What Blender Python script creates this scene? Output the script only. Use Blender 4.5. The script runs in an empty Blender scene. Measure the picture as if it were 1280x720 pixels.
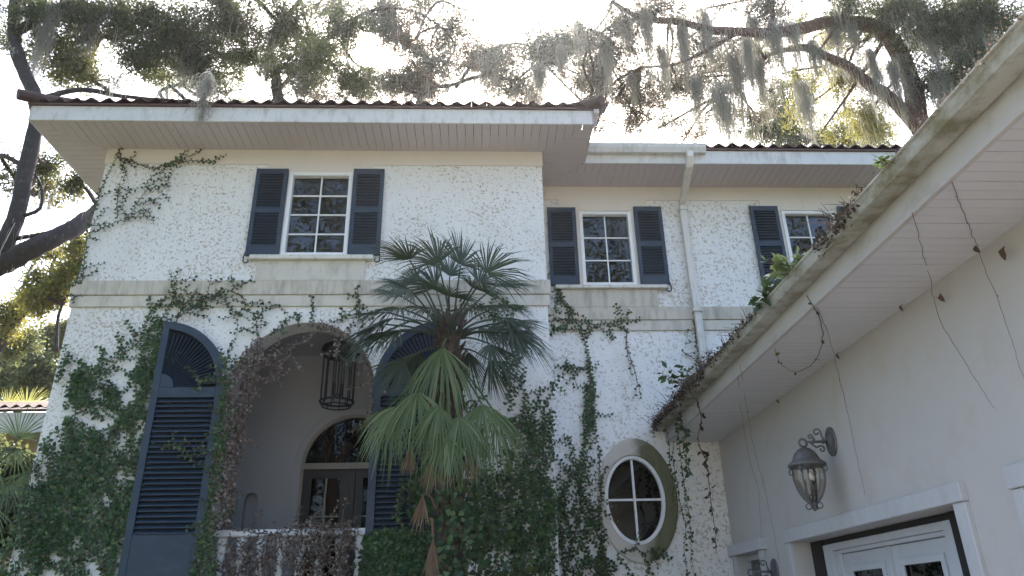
import bpy, math, random
import numpy as np
from mathutils import Vector, Matrix
from mathutils.geometry import tessellate_polygon
random.seed(7); rng = np.random.default_rng(7)
S = bpy.context.scene
col = S.collection
R = math.radians

# ------------------------------------------------------------------ camera, sky, sun
cd = bpy.data.cameras.new('camera'); cam = bpy.data.objects.new('camera', cd); col.objects.link(cam)
cd.sensor_width = 36; cd.lens = 25.9; cd.clip_start = .05; cd.clip_end = 1000
cam.matrix_world = Matrix(((0.99899, 0.00224, -0.04491, 0), (-0.04060, -0.40698, -0.91254, 0),
                           (-0.02033, 0.91343, -0.40648, 1.6), (0, 0, 0, 1)))
S.camera = cam
SUN_EL, SUN_AZ = R(47), R(4)                 # beyond the house, just right of straight ahead
wd = bpy.data.worlds.new('World'); S.world = wd; wd.use_nodes = True
nt = wd.node_tree; bg = nt.nodes['Background']
sk = nt.nodes.new('ShaderNodeTexSky'); sk.sky_type = 'NISHITA'; sk.sun_disc = False
sk.sun_elevation = SUN_EL; sk.sun_rotation = SUN_AZ; sk.air_density = 1.0; sk.dust_density = 3.5; sk.ozone_density = 1.0
nt.links.new(sk.outputs[0], bg.inputs[0]); bg.inputs[1].default_value = .15
sl = bpy.data.lights.new('sun', 'SUN'); sl.energy = 4.0; sl.angle = R(.53); sl.color = (1, .95, .87)
so = bpy.data.objects.new('sun', sl); col.objects.link(so)
sd = Vector((math.sin(SUN_AZ)*math.cos(SUN_EL), math.cos(SUN_AZ)*math.cos(SUN_EL), math.sin(SUN_EL)))
so.rotation_euler = sd.to_track_quat('Z', 'Y').to_euler(); so.location = (0, 30, 40)
S.view_settings.view_transform = 'Standard'; S.view_settings.look = 'None'
S.view_settings.exposure = 2.12; S.view_settings.gamma = 1
S.cycles.transparent_max_bounces = 12

# ------------------------------------------------------------------ materials
MATS = {}
def N(nt, t, **k):
    n = nt.nodes.new(t)
    for a, b in k.items(): setattr(n, a, b)
    return n
def base_mat(name):
    m = bpy.data.materials.new(name); m.use_nodes = True
    MATS[name] = m
    return m, m.node_tree, m.node_tree.nodes['Principled BSDF'], m.node_tree.links
def pos(nt, scale=(1, 1, 1)):
    g = N(nt, 'ShaderNodeNewGeometry'); mp = N(nt, 'ShaderNodeMapping'); mp.inputs['Scale'].default_value = scale
    nt.links.new(g.outputs['Position'], mp.inputs[0]); return mp.outputs[0]
def noise(nt, vec, scale, detail=4, rough=.55, dist=0):
    n = N(nt, 'ShaderNodeTexNoise'); n.inputs['Scale'].default_value = scale; n.inputs['Detail'].default_value = detail
    n.inputs['Roughness'].default_value = rough; n.inputs['Distortion'].default_value = dist
    nt.links.new(vec, n.inputs['Vector']); return n.outputs[0]
def ramp(nt, fac, stops):
    r = N(nt, 'ShaderNodeValToRGB'); e = r.color_ramp.elements
    while len(e) < len(stops): e.new(.5)
    for i, (p, c) in enumerate(stops): e[i].position = p; e[i].color = (*c, 1) if len(c) == 3 else c
    nt.links.new(fac, r.inputs[0]); return r.outputs[0]
def mask(nt, fac, a, b): return ramp(nt, fac, [(a, (0, 0, 0)), (b, (1, 1, 1))])
def mix(nt, fac, a, b):
    n = N(nt, 'ShaderNodeMix', data_type='RGBA')
    for s, v in ((n.inputs[0], fac), (n.inputs[6], a), (n.inputs[7], b)):
        if isinstance(v, (int, float)): s.default_value = v
        elif isinstance(v, tuple): s.default_value = (*v, 1)
        else: nt.links.new(v, s)
    return n.outputs[2]
def mul(nt, a, b):
    n = N(nt, 'ShaderNodeMath', operation='MULTIPLY')
    for s, v in ((n.inputs[0], a), (n.inputs[1], b)):
        if isinstance(v, (int, float)): s.default_value = v
        else: nt.links.new(v, s)
    return n.outputs[0]
def bump(nt, b, h, strength, dist=.01):
    n = N(nt, 'ShaderNodeBump'); n.inputs['Strength'].default_value = strength; n.inputs['Distance'].default_value = dist
    nt.links.new(h, n.inputs['Height']); nt.links.new(n.outputs[0], b.inputs['Normal'])

def simple(name, c, rough=.7, var=.15, scale=6, dirt=None, dscale=(3, 3, .8), dlim=(.52, .75), bstr=.15, bscale=60, metal=0, dfac=1.0):
    m, nt, b, L = base_mat(name)
    p = pos(nt); n = noise(nt, p, scale)
    cc = mix(nt, n, tuple(x*(1-var) for x in c), tuple(min(1, x*(1+var)) for x in c))
    if dirt:
        d = mul(nt, mask(nt, noise(nt, pos(nt, dscale), 2.2, 6, .65), *dlim), dfac)
        cc = mix(nt, d, cc, dirt)
    L.new(cc, b.inputs['Base Color']); b.inputs['Roughness'].default_value = rough; b.inputs['Metallic'].default_value = metal
    if bstr: bump(nt, b, noise(nt, p, bscale, 5), bstr, .004)
    return m

def stucco(name, c, grime=.3):
    m, nt, b, L = base_mat(name)
    p = pos(nt)
    warp = noise(nt, p, 9, 3, .6, .6)
    pit = noise(nt, p, 28, 2.2, .5, .8)
    dens = noise(nt, p, .9, 3)
    s = N(nt, 'ShaderNodeMath', operation='MULTIPLY_ADD'); L.new(dens, s.inputs[0]); s.inputs[1].default_value = .30; L.new(pit, s.inputs[2])
    pm = mask(nt, s.outputs[0], .712, .79)
    col0 = mix(nt, warp, tuple(x*.93 for x in c), tuple(min(1, x*1.05) for x in c))
    pc = mix(nt, noise(nt, p, 14, 3), (.48, .38, .27), (.42, .35, .28))
    c1 = mix(nt, mul(nt, pm, .75), col0, pc)
    gr = mask(nt, noise(nt, pos(nt, (1, 1, .5)), 1.3, 6, .68), .52, .8)
    c2 = mix(nt, mul(nt, gr, grime), c1, (.42, .36, .27))
    L.new(c2, b.inputs['Base Color']); b.inputs['Roughness'].default_value = .9
    inv = N(nt, 'ShaderNodeMath', operation='SUBTRACT'); inv.inputs[0].default_value = 1; L.new(pm, inv.inputs[1])
    fine = noise(nt, p, 70, 4)
    a = N(nt, 'ShaderNodeMath', operation='MULTIPLY_ADD'); L.new(fine, a.inputs[0]); a.inputs[1].default_value = .3; L.new(inv.outputs[0], a.inputs[2])
    bump(nt, b, a.outputs[0], .5, .012)
    return m

stucco('stucco', (.80, .79, .77), .35)
simple('trim_stucco', (.60, .56, .485), .85, .08, 4, (.27, .25, .17), (2.5, 2.5, 1.0), (.48, .78), .2, 80, 0, .75)
simple('band_stucco', (.56, .51, .43), .88, .12, 5, (.20, .19, .13), (3.5, 3.5, .7), (.47, .72), .25, 70, 0, .75)
simple('frieze_paint', (.71, .65, .59), .8, .05, 3, (.45, .38, .28), (2, 2, 2), (.6, .9), .1, 80, 0, .5)
simple('soffit_paint', (.53, .465, .475), .6, .07, 5, (.28, .22, .19), (6, 6, 6), (.62, .8), .05, 60, 0, .6)
simple('garage_soffit_paint', (.58, .575, .585), .6, .05, 4, (.42, .38, .34), (5, 5, 5), (.62, .8), .05, 60, 0, .6)
simple('fascia_paint', (.64, .625, .605), .5, .06, 4, (.30, .27, .22), (4, 4, 1.5), (.50, .78), .08, 60, 0, .7)
simple('eave_board_paint', (.47, .45, .425), .6, .08, 4, (.27, .24, .19), (3, 1.5, 3), (.5, .8), .08, 60, 0, .7)
simple('gutter_paint', (.42, .42, .375), .45, .08, 5, (.15, .13, .055), (1.6, 1.6, 3), (.42, .62), .05, 60, 0, .9)
simple('downspout_paint', (.66, .63, .58), .5, .06, 5, (.36, .34, .26), (4, 4, 1), (.5, .8), .05, 60)
simple('smooth_wall', (.50, .48, .468), .85, .05, 2.2, (.40, .34, .27), (1.0, 1.0, 1.0), (.52, .80), .35, 22, 0, .55)
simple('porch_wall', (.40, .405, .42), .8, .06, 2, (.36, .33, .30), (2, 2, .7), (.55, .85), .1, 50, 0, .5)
simple('shutter_paint', (.017, .033, .058), .5, .25, 5, (.06, .075, .09), (3, 3, 5), (.5, .8), .1, 60, 0, .6)
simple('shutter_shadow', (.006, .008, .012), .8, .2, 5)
simple('window_paint', (.80, .80, .80), .45, .04, 5, (.5, .47, .4), (5, 5, 5), (.6, .85), .05, 60, 0, .5)
simple('sill_paint', (.66, .64, .57), .7, .08, 5, (.28, .26, .18), (5, 5, 3), (.5, .75), .1, 60, 0, .8)
simple('door_paint', (.50, .515, .55), .5, .06, 5, (.40, .38, .37), (4, 4, 2), (.55, .85), .08, 60, 0, .5)
simple('garage_trim_paint', (.50, .50, .52), .6, .10, 6, (.36, .34, .33), (4, 4, 2), (.5, .8), .1, 60, 0, .6)
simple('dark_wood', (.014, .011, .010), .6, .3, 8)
simple('door_wood', (.026, .019, .016), .5, .3, 8)
simple('bronze_frame', (.28, .25, .21), .5, .1, 6)
simple('dark_iron', (.02, .021, .026), .5, .3, 12, None, bstr=.1)
simple('pewter', (.15, .145, .15), .5, .35, 30, (.42, .42, .42), (30, 30, 30), (.55, .75), .2, 90, .5, .6)
simple('roof_clay', (.075, .040, .036), .85, .3, 5, (.05, .035, .03), (4, 4, 4), (.45, .75), .3, 40)
simple('drip_metal', (.10, .05, .04), .6, .2, 5)
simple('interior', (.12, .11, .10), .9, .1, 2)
simple('blind_fabric', (.62, .62, .60), .8, .04, 4)
simple('bark', (.045, .036, .031), .95, .5, 9, (.13, .125, .115), (5, 5, 2.5), (.58, .70), 1.0, 14, 0, .7)
simple('red_bark', (.11, .060, .045), .95, .5, 7, (.19, .17, .15), (4, 4, 3), (.55, .75), 1.0, 22, 0, .6)
simple('twig', (.07, .05, .04), .9, .4, 10, bstr=0)
simple('dry_twig', (.17, .12, .095), .9, .4, 12, bstr=0)
simple('vine_stem', (.12, .075, .055), .9, .4, 12, bstr=0)
simple('palm_fibre', (.062, .040, .030), .95, .5, 20, (.26, .20, .13), (14, 14, 4), (.5, .75), .8, 40)
simple('grass_ground', (.075, .09, .035), 1, .4, 1.5, (.14, .11, .07), (.4, .4, .4), (.5, .7), .5, 12)
simple('concrete', (.46, .39, .32), .9, .12, 1.2, (.25, .23, .2), (.6, .6, .6), (.5, .8), .2, 40)
simple('tan_wall', (.48, .38, .28), .9, .1, 3)
simple('leaf_debris', (.10, .065, .045), .95, .5, 12, bstr=0)

def ring_mat():
    m, nt, b, L = base_mat('oval_surround_stucco')
    p = pos(nt)
    c0 = mix(nt, noise(nt, p, 5), (.50, .45, .39), (.62, .57, .50))
    g = N(nt, 'ShaderNodeSeparateXYZ'); L.new(p, g.inputs[0])
    w = N(nt, 'ShaderNodeMath', operation='MULTIPLY_ADD'); L.new(noise(nt, p, 3.5, 5), w.inputs[0]); w.inputs[1].default_value = .5; L.new(g.outputs[0], w.inputs[2])
    mk = mask(nt, N_sub(nt, w.outputs[0], 2.28), 0.0, .22)       # moss has taken the side below the leaking gutter end
    gc = mix(nt, noise(nt, pos(nt, (6, 6, 1.5)), 3, 5), (.035, .040, .018), (.17, .17, .07))
    L.new(mix(nt, mul(nt, mk, .92), c0, gc), b.inputs['Base Color']); b.inputs['Roughness'].default_value = .9
    bump(nt, b, noise(nt, p, 50, 5), .25, .006)
def N_sub(nt, a, v):
    n = N(nt, 'ShaderNodeMath', operation='SUBTRACT'); nt.links.new(a, n.inputs[0]); n.inputs[1].default_value = v; return n.outputs[0]
ring_mat()

def leaf_mat(name, c1, c2, c3, trans=.45, tcol=None, rough=.5, spec=.3):
    m, nt, b, L = base_mat(name)
    a = N(nt, 'ShaderNodeAttribute', attribute_name='v')
    cc = ramp(nt, a.outputs['Fac'], [(0, c1), (.6, c2), (1, c3)])
    n = noise(nt, pos(nt), 1.1, 3)
    cc = mix(nt, mul(nt, n, .5), cc, c1)
    L.new(cc, b.inputs['Base Color']); b.inputs['Roughness'].default_value = rough
    b.inputs['Specular IOR Level'].default_value = spec
    t = N(nt, 'ShaderNodeBsdfTranslucent')
    if tcol: L.new(mix(nt, .6, cc, tcol), t.inputs[0])
    else: L.new(cc, t.inputs[0])
    ms = N(nt, 'ShaderNodeMixShader'); ms.inputs[0].default_value = trans
    L.new(b.outputs[0], ms.inputs[1]); L.new(t.outputs[0], ms.inputs[2])
    L.new(ms.outputs[0], nt.nodes['Material Output'].inputs[0])
leaf_mat('oak_leaf', (.040, .055, .030), (.075, .092, .045), (.15, .16, .075), .5, (.20, .22, .08))
leaf_mat('oak_leaf_light', (.06, .075, .04), (.12, .13, .06), (.22, .21, .10), .5, (.28, .27, .10))
leaf_mat('oak_leaf_yellow', (.09, .11, .03), (.20, .20, .06), (.34, .30, .08), .5, (.40, .36, .08))
leaf_mat('oak_leaf_grey', (.075, .08, .07), (.13, .135, .11), (.22, .215, .17), .5, (.24, .24, .16))
leaf_mat('oak_leaf_brown', (.09, .065, .05), (.16, .12, .085), (.24, .19, .12), .45, (.30, .22, .14))
leaf_mat('ivy_leaf', (.018, .045, .019), (.046, .102, .038), (.16, .25, .10), .22, (.10, .17, .06), .45, .4)
leaf_mat('ivy_leaf_bright', (.03, .06, .02), (.06, .11, .035), (.15, .19, .06), .3, (.14, .20, .05), .45, .4)
leaf_mat('seedling_leaf', (.10, .16, .06), (.22, .30, .12), (.50, .50, .32), .35, (.3, .38, .12), .45, .4)
leaf_mat('dry_leaf', (.09, .070, .056), (.19, .155, .132), (.42, .36, .32), .25, None, .8, .1)
leaf_mat('dead_brown_leaf', (.040, .030, .024), (.080, .058, .044), (.17, .125, .095), .1, None, .8, .1)
leaf_mat('moss', (.22, .215, .19), (.36, .35, .31), (.56, .54, .48), .55, (.60, .56, .47), .9, .05)
leaf_mat('palm_leaf', (.030, .050, .030), (.050, .078, .045), (.10, .13, .075), .2, (.10, .16, .05), .42, .45)
leaf_mat('palm_leaf_bright', (.085, .125, .042), (.125, .185, .070), (.34, .39, .22), .28, (.18, .26, .07), .4, .5)
leaf_mat('palm_leaf_dead', (.12, .075, .050), (.24, .16, .11), (.36, .27, .19), .15, None, .8, .1)
leaf_mat('palm_leaf_sunny', (.20, .24, .05), (.36, .38, .12), (.5, .5, .2), .5, (.5, .48, .15))

def glass_mat(name, tint, boost=1.6, opaque=0.0):
    m = bpy.data.materials.new(name); m.use_nodes = True; MATS[name] = m
    nt = m.node_tree; nt.nodes.remove(nt.nodes['Principled BSDF']); L = nt.links
    f = N(nt, 'ShaderNodeFresnel'); f.inputs[0].default_value = 1.52
    mm = N(nt, 'ShaderNodeMath', operation='MULTIPLY'); mm.use_clamp = True; L.new(f.outputs[0], mm.inputs[0]); mm.inputs[1].default_value = boost
    g = N(nt, 'ShaderNodeBsdfGlossy'); g.inputs['Roughness'].default_value = .015
    t = N(nt, 'ShaderNodeBsdfTransparent'); t.inputs[0].default_value = (*tint, 1)
    bp = N(nt, 'ShaderNodeBump'); bp.inputs['Strength'].default_value = .05; bp.inputs['Distance'].default_value = .01
    L.new(noise(nt, pos(nt), 2.5, 2), bp.inputs['Height']); L.new(bp.outputs[0], g.inputs['Normal'])
    ms = N(nt, 'ShaderNodeMixShader'); L.new(mm.outputs[0], ms.inputs[0]); L.new(t.outputs[0], ms.inputs[1]); L.new(g.outputs[0], ms.inputs[2])
    L.new(ms.outputs[0], nt.nodes['Material Output'].inputs[0])
glass_mat('window_glass', (.16, .17, .18), 1.9)
glass_mat('porch_glass', (.10, .11, .12), .6)
glass_mat('lamp_glass', (.90, .87, .82), .6)

# ------------------------------------------------------------------ mesh helpers
WL = {}                                         # world location of each parent
def tagit(o, label=None, cat=None, group=None, kind=None):
    if label: o['label'] = label
    if cat: o['category'] = cat
    if group: o['group'] = group
    if kind: o['kind'] = kind
    return o
def thing(name, label, cat, loc, group=None):
    o = bpy.data.objects.new(name, None); col.objects.link(o); o.location = loc; o.empty_display_size = .2
    WL[o] = Vector(loc); return tagit(o, label, cat, group)
def link(name, me, mat, parent=None, origin=(0, 0, 0)):
    o = bpy.data.objects.new(name, me); col.objects.link(o)
    if mat and not me.materials: me.materials.append(MATS[mat])
    if parent:
        o.parent = parent; o.location = Vector(origin) - WL[parent]
    else: o.location = origin
    WL[o] = Vector(origin); return o
def np_mesh(name, V, F, v=None, smooth=False):
    V = np.asarray(V, dtype=np.float32); F = np.asarray(F, dtype=np.int32)
    me = bpy.data.meshes.new(name); k = F.shape[1]; nf = len(F)
    me.vertices.add(len(V)); me.vertices.foreach_set('co', V.ravel())
    me.loops.add(nf*k); me.loops.foreach_set('vertex_index', F.ravel())
    me.polygons.add(nf); me.polygons.foreach_set('loop_start', np.arange(0, nf*k, k, dtype=np.int32))
    me.polygons.foreach_set('loop_total', np.full(nf, k, dtype=np.int32))
    if smooth: me.polygons.foreach_set('use_smooth', np.ones(nf, dtype=bool))
    me.update(calc_edges=True)
    if v is not None:
        at = me.attributes.new('v', 'FLOAT', 'FACE'); at.data.foreach_set('value', np.asarray(v, dtype=np.float32))
    return me

class MB:
    def __init__(s): s.v = []; s.f = []
    def add(s, vs, fs):
        b = len(s.v); s.v += [tuple(p) for p in vs]; s.f += [tuple(i+b for i in q) for q in fs]; return s
    def box(s, x0, x1, y0, y1, z0, z1):
        return s.add([(x0,y0,z0),(x1,y0,z0),(x1,y1,z0),(x0,y1,z0),(x0,y0,z1),(x1,y0,z1),(x1,y1,z1),(x0,y1,z1)],
                     [(0,3,2,1),(4,5,6,7),(0,1,5,4),(1,2,6,5),(2,3,7,6),(3,0,4,7)])
    def prism(s, pts, vec):                     # polygon (3D pts) swept by vec
        n = len(pts); v = Vector(vec); t = tessellate_polygon([[Vector(p) for p in pts]])
        vs = [Vector(p) for p in pts] + [Vector(p)+v for p in pts]
        return s.add(vs, [q for q in t] + [(c+n, b+n, a+n) for a, b, c in t] + [(i, (i+1) % n, (i+1) % n+n, i+n) for i in range(n)])
    def holed(s, outer, holes, y0, y1, axis='xz', off=0):   # wall plate with openings
        polys = [outer] + holes; P = []
        if axis == 'xz': f3 = lambda a, b, d: (a, d, b)
        else: f3 = lambda a, b, d: (d, a, b)
        t = tessellate_polygon([[Vector((a, b, 0)) for a, b in pl] for pl in polys])
        flat = [p for pl in polys for p in pl]; n = len(flat)
        vs = [f3(a, b, y0) for a, b in flat] + [f3(a, b, y1) for a, b in flat]
        fs = [q for q in t] + [(c+n, b+n, a+n) for a, b, c in t]; k = 0
        for pl in polys:
            m = len(pl)
            fs += [(k+i, k+(i+1) % m, k+(i+1) % m+n, k+i+n) for i in range(m)]; k += m
        return s.add(vs, fs)
    def tube(s, pts, r, n=6, cap=True):
        P = [Vector(p) for p in pts]; m = len(P)
        rr = r if isinstance(r, (list, tuple)) else [r]*m
        up = Vector((0, 0, 1)); vs = []; prev = None
        for i in range(m):
            d = (P[min(i+1, m-1)] - P[max(i-1, 0)])
            if d.length < 1e-9: d = Vector((0, 0, 1))
            d.normalize()
            if prev is None:
                a = d.cross(up) if abs(d.z) < .9 else d.cross(Vector((1, 0, 0)))
            else: a = prev - d*prev.dot(d)
            if a.length < 1e-6: a = d.orthogonal()
            a.normalize(); prev = a; b = d.cross(a)
            for k in range(n):
                t = 2*math.pi*k/n; vs.append(P[i] + (a*math.cos(t) + b*math.sin(t))*rr[i])
        fs = [(i*n+k, i*n+(k+1) % n, (i+1)*n+(k+1) % n, (i+1)*n+k) for i in range(m-1) for k in range(n)]
        if cap and n > 2: fs += [tuple(range(n-1, -1, -1)), tuple((m-1)*n+k for k in range(n))]
        return s.add(vs, fs)
    def lathe(s, prof, c, n=16, cap=True):      # prof (r, z) about the vertical through c
        vs = [(c[0]+r*math.cos(2*math.pi*k/n), c[1]+r*math.sin(2*math.pi*k/n), c[2]+z) for r, z in prof for k in range(n)]
        m = len(prof); fs = [(i*n+k, i*n+(k+1) % n, (i+1)*n+(k+1) % n, (i+1)*n+k) for i in range(m-1) for k in range(n)]
        if cap: fs += [tuple(range(n-1, -1, -1)), tuple((m-1)*n+k for k in range(n))]
        return s.add(vs, fs)
    def strip(s, prof, axis, a0, a1):           # 2D open/closed profile swept along x or y
        n = len(prof)
        f3 = (lambda p, t: (t, p[0], p[1])) if axis == 'x' else (lambda p, t: (p[0], t, p[1]))
        return s.add([f3(p, a0) for p in prof]+[f3(p, a1) for p in prof], [(i, i+1, i+1+n, i+n) for i in range(n-1)])
    def mesh(s, name, origin=None, smooth=False, bev=0):
        me = bpy.data.meshes.new(name)
        if origin is None:
            a = np.array(s.v); origin = tuple((a.min(0)+a.max(0))/2)
        o = Vector(origin)
        me.from_pydata([Vector(p)-o for p in s.v], [], s.f)
        import bmesh
        bm = bmesh.new(); bm.from_mesh(me); bmesh.ops.recalc_face_normals(bm, faces=bm.faces)
        if bev: bmesh.ops.bevel(bm, geom=[e for e in bm.edges if e.is_manifold and e.calc_face_angle(0) > .5], offset=bev, segments=1, affect='EDGES')
        bm.to_mesh(me); bm.free()
        if smooth:
            for p in me.polygons: p.use_smooth = True
        return me, origin
    def build(s, name, mat, parent=None, smooth=False, origin=None, bev=0):
        me, o = s.mesh(name, origin, smooth, bev); return link(name, me, mat, parent, o)

def spline(pts, n=6):                            # Catmull-Rom through 3D points
    P = [Vector(p) for p in pts]
    if len(P) < 3: return [P[0].lerp(P[-1], i/n) for i in range(n+1)]
    out = []
    for i in range(len(P)-1):
        a = P[i-1] if i else P[i]*2-P[i+1]; b = P[i]; c = P[i+1]; d = P[i+2] if i+2 < len(P) else P[i+1]*2-P[i]
        for k in range(n):
            t = k/n; out.append(.5*((2*b)+(c-a)*t+(2*a-5*b+4*c-d)*t*t+(3*b-a-3*c+d)*t**3))
    out.append(P[-1]); return out
def unit(a): return a/np.maximum(np.linalg.norm(a, axis=-1, keepdims=True), 1e-9)
def leaves(name, Pn, D, Nn, size, mat, parent, wid=.3, v=None, fold=.15, shape=4):
    Pn = np.asarray(Pn, float); D = unit(np.asarray(D, float)); n = len(Pn)
    Sd = np.cross(D, np.asarray(Nn, float)); Sd = unit(Sd); Nn = np.cross(Sd, D)
    s = np.broadcast_to(np.asarray(size, float), (n,))[:, None]; w = s*wid
    base = len(Pn)
    if v is None: v = rng.random(n)
    if shape == 4:
        V = np.stack([Pn, Pn+D*s*.5+Sd*w+Nn*fold*w, Pn+D*s, Pn+D*s*.5-Sd*w+Nn*fold*w], 1).reshape(-1, 3)
        k = np.arange(n)[:, None]*4
        F = np.stack([np.concatenate([k, k+2, k+1], 1), np.concatenate([k, k+3, k+2], 1)], 1).reshape(-1, 3)
        vv = np.repeat(v, 2)
    else:
        V = np.stack([Pn, Pn+D*s*.12+Sd*w*.95+Nn*fold*w, Pn+D*s*.6+Sd*w*.75+Nn*fold*w, Pn+D*s,
                      Pn+D*s*.6-Sd*w*.75+Nn*fold*w, Pn+D*s*.12-Sd*w*.95+Nn*fold*w], 1).reshape(-1, 3)
        k = np.arange(n)[:, None]*6
        F = np.stack([np.concatenate([k, k+3, k+2, k+1], 1), np.concatenate([k, k+5, k+4, k+3], 1)], 1).reshape(-1, 4)
        vv = np.repeat(v, 2)
    o = V.mean(0); me = np_mesh(name, V-o, F, vv)
    ob = link(name, me, mat, parent, tuple(o)); ob['kind'] = 'stuff'; return ob

# ------------------------------------------------------------------ setting
g = MB().box(-80, 80, -80, 80, -.3, 0).build('ground', 'grass_ground'); g['kind'] = 'structure'
g = MB().box(-3, 3.2, -40, 8.2, -.1, .004).build('bounce_driveway', 'concrete'); g['kind'] = 'structure'  # out of view; made wide and tan to throw warm light upward

# ------------------------------------------------------------------ the house
YA, YB, H = 9.0, 9.95, 7.775
XL, XC, XR = -5.25, .915, 9.0
house = thing('house', 'two-storey white stucco house with dark shutters, clay tile eaves and an arched porch', 'house', (0, 12, 0))
def arc(cx, cz, rx, rz, a0, a1, n): return [(cx+rx*math.cos(R(a0+(a1-a0)*i/n)), cz+rz*math.sin(R(a0+(a1-a0)*i/n))) for i in range(n+1)]
AX, AR, AZ, FL = -2.20, .89, 4.235, 1.62
arch_hole = [(AX-AR, FL), (AX+AR, FL)] + arc(AX, AZ, AR, AR, 0, 180, 40)
def rect(x0, x1, z0, z1): return [(x0, z0), (x1, z0), (x1, z1), (x0, z1)]
MB().holed([(XL, 0), (XC, 0), (XC, 8.05), (XL, 8.05)], [arch_hole, rect(-2.62, -1.82, 6.10, 7.36)], YA, YA+.34).build('front_wall', 'stucco', house)
OX, OZ, OA, OB = 2.055, 2.97, .405, .575
MB().holed([(XC-.3, 0), (XR, 0), (XR, 8.05), (XC-.3, 8.05)],
           [rect(1.59, 2.33, 6.09, 7.29), rect(4.80, 5.56, 6.09, 7.31), arc(OX, OZ, OA-.02, OB-.02, 0, 352.5, 47)], YB, YB+.3).build('wing_wall', 'stucco', house)
MB().box(XC-.3, XC, YA+.342, YB-.002, 0, 8.05).build('return_wall', 'stucco', house)
MB().box(XL, XL+.3, YA+.342, 17, 0, 8.05).build('side_wall', 'stucco', house)
MB().box(XR-.3, XR, YB+.302, 17, 0, 8.05).build('side_wall', 'stucco', house)
MB().box(XL, XR, 17.002, 17.3, 0, 8.05).build('rear_wall', 'stucco', house)
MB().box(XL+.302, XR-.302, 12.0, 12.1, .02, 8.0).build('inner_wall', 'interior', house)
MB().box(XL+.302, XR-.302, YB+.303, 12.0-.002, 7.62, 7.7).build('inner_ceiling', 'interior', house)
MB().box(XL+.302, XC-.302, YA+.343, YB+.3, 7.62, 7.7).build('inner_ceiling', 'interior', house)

# smooth mouldings on the front wall (each a few cm proud)
def mould(name, mat, pts, y, d): MB().prism([(x, y, z) for x, z in pts], (0, d, 0)).build(name, mat, house)
# friezes reach down beside the windows, behind the shutters
mould('frieze', 'frieze_paint', [(XL-.012, H+.01), (XL-.012, 7.535), (-2.96, 7.535), (-2.96, 6.0), (-2.66, 6.0), (-2.66, 7.40), (-1.78, 7.40), (-1.78, 6.0), (-1.50, 6.0), (-1.50, 7.535), (XC+.012, 7.535), (XC+.012, H+.01)], YA-.018, .02)
mould('apron', 'trim_stucco', rect(-2.95, -1.52, 5.7105, 5.998), YA-.044, .05)
MB().box(XL-.045, XC+.045, YA-.045, YA+.1, 5.505, 5.71).build('string_course', 'band_stucco', house, bev=.006)
MB().box(XL-.028, XC+.028, YA-.028, YA+.1, 5.345, 5.503).build('lower_string_course', 'trim_stucco', house, bev=.006)
mould('frieze', 'frieze_paint', [(XC+.002, H+.01), (XC+.002, 7.535), (1.25, 7.535), (1.25, 5.99), (1.555, 5.99), (1.555, 7.34), (2.36, 7.34), (2.36, 5.99), (2.64, 5.99), (2.64, 7.535), (4.44, 7.535), (4.44, 6.0), (4.755, 6.0), (4.755, 7.36), (5.605, 7.36), (5.605, 6.0), (5.9, 6.0), (5.9, 7.535), (XR, 7.535), (XR, H+.01)], YB-.018, .02)
mould('apron', 'band_stucco', rect(1.22, 2.645, 5.7105, 5.988), YB-.044, .05)
MB().box(XC+.002, XR, YB-.045, YB+.1, 5.505, 5.71).build('string_course', 'band_stucco', house, bev=.006)
MB().box(XC+.002, XR, YB-.028, YB+.1, 5.345, 5.503).build('lower_string_course', 'trim_stucco', house, bev=.006)

# windows
def window(x0, x1, z0, z1, y, nc, nr, blind=False):
    f = MB(); t = .055
    f.box(x0, x0+t, y-.035, y+.10, z0, z1).box(x1-t, x1, y-.035, y+.10, z0, z1)
    f.box(x0+t, x1-t, y-.03, y+.10, z0, z0+t*.8).box(x0+t, x1-t, y-.03, y+.10, z1-t, z1)
    w = f.build('window', 'window_paint', house, bev=.004)
    a0, a1, b0, b1 = x0+t, x1-t, z0+t*.8, z1-t; mt = .018
    me, o0 = MB().box(-(a1-a0)/nc/2+mt/2, (a1-a0)/nc/2-mt/2, -.003, .003, -(b1-b0)/nr/2+mt/2, (b1-b0)/nr/2-mt/2).mesh('pane', (0, 0, 0))
    for i in range(nc):
        for j in range(nr):
            p = link('pane', me, 'window_glass', w, (a0+(i+.5)*(a1-a0)/nc, y+.045, b0+(j+.5)*(b1-b0)/nr))
            p.rotation_euler = (R(random.uniform(-.5, .5)), 0, R(random.uniform(-.5, .5)))
    for i in range(1, nc):
        x = a0+i*(a1-a0)/nc; MB().box(x-mt/2, x+mt/2, y+.02, y+.07, b0, b1).build('muntin', 'window_paint', w)
    for j in range(1, nr):
        z = b0+j*(b1-b0)/nr; MB().box(a0, a1, y+.023, y+.067, z-mt/2, z+mt/2).build('muntin', 'window_paint', w)
    if blind: MB().box(a0-.02, a1+.02, y+.13, y+.135, b0+.42, b1+.02).build('blind', 'blind_fabric', w)
    return w
window(-2.665, -1.775, 6.085, 7.40, YA, 2, 4)
window(1.55, 2.365, 6.065, 7.325, YB, 2, 3)
window(4.75, 5.61, 6.065, 7.345, YB, 2, 3, True)
MB().box(-3.05, -1.41, YA-.10, YA+.02, 6.0, 6.065).build('window_sill', 'sill_paint', house, bev=.008)
MB().box(1.13, 2.80, YB-.10, YB+.02, 5.99, 6.045).build('window_sill', 'sill_paint', house, bev=.008)
MB().box(4.28, 6.05, YB-.10, YB+.02, 5.99, 6.045).build('window_sill', 'sill_paint', house, bev=.008)

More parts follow.
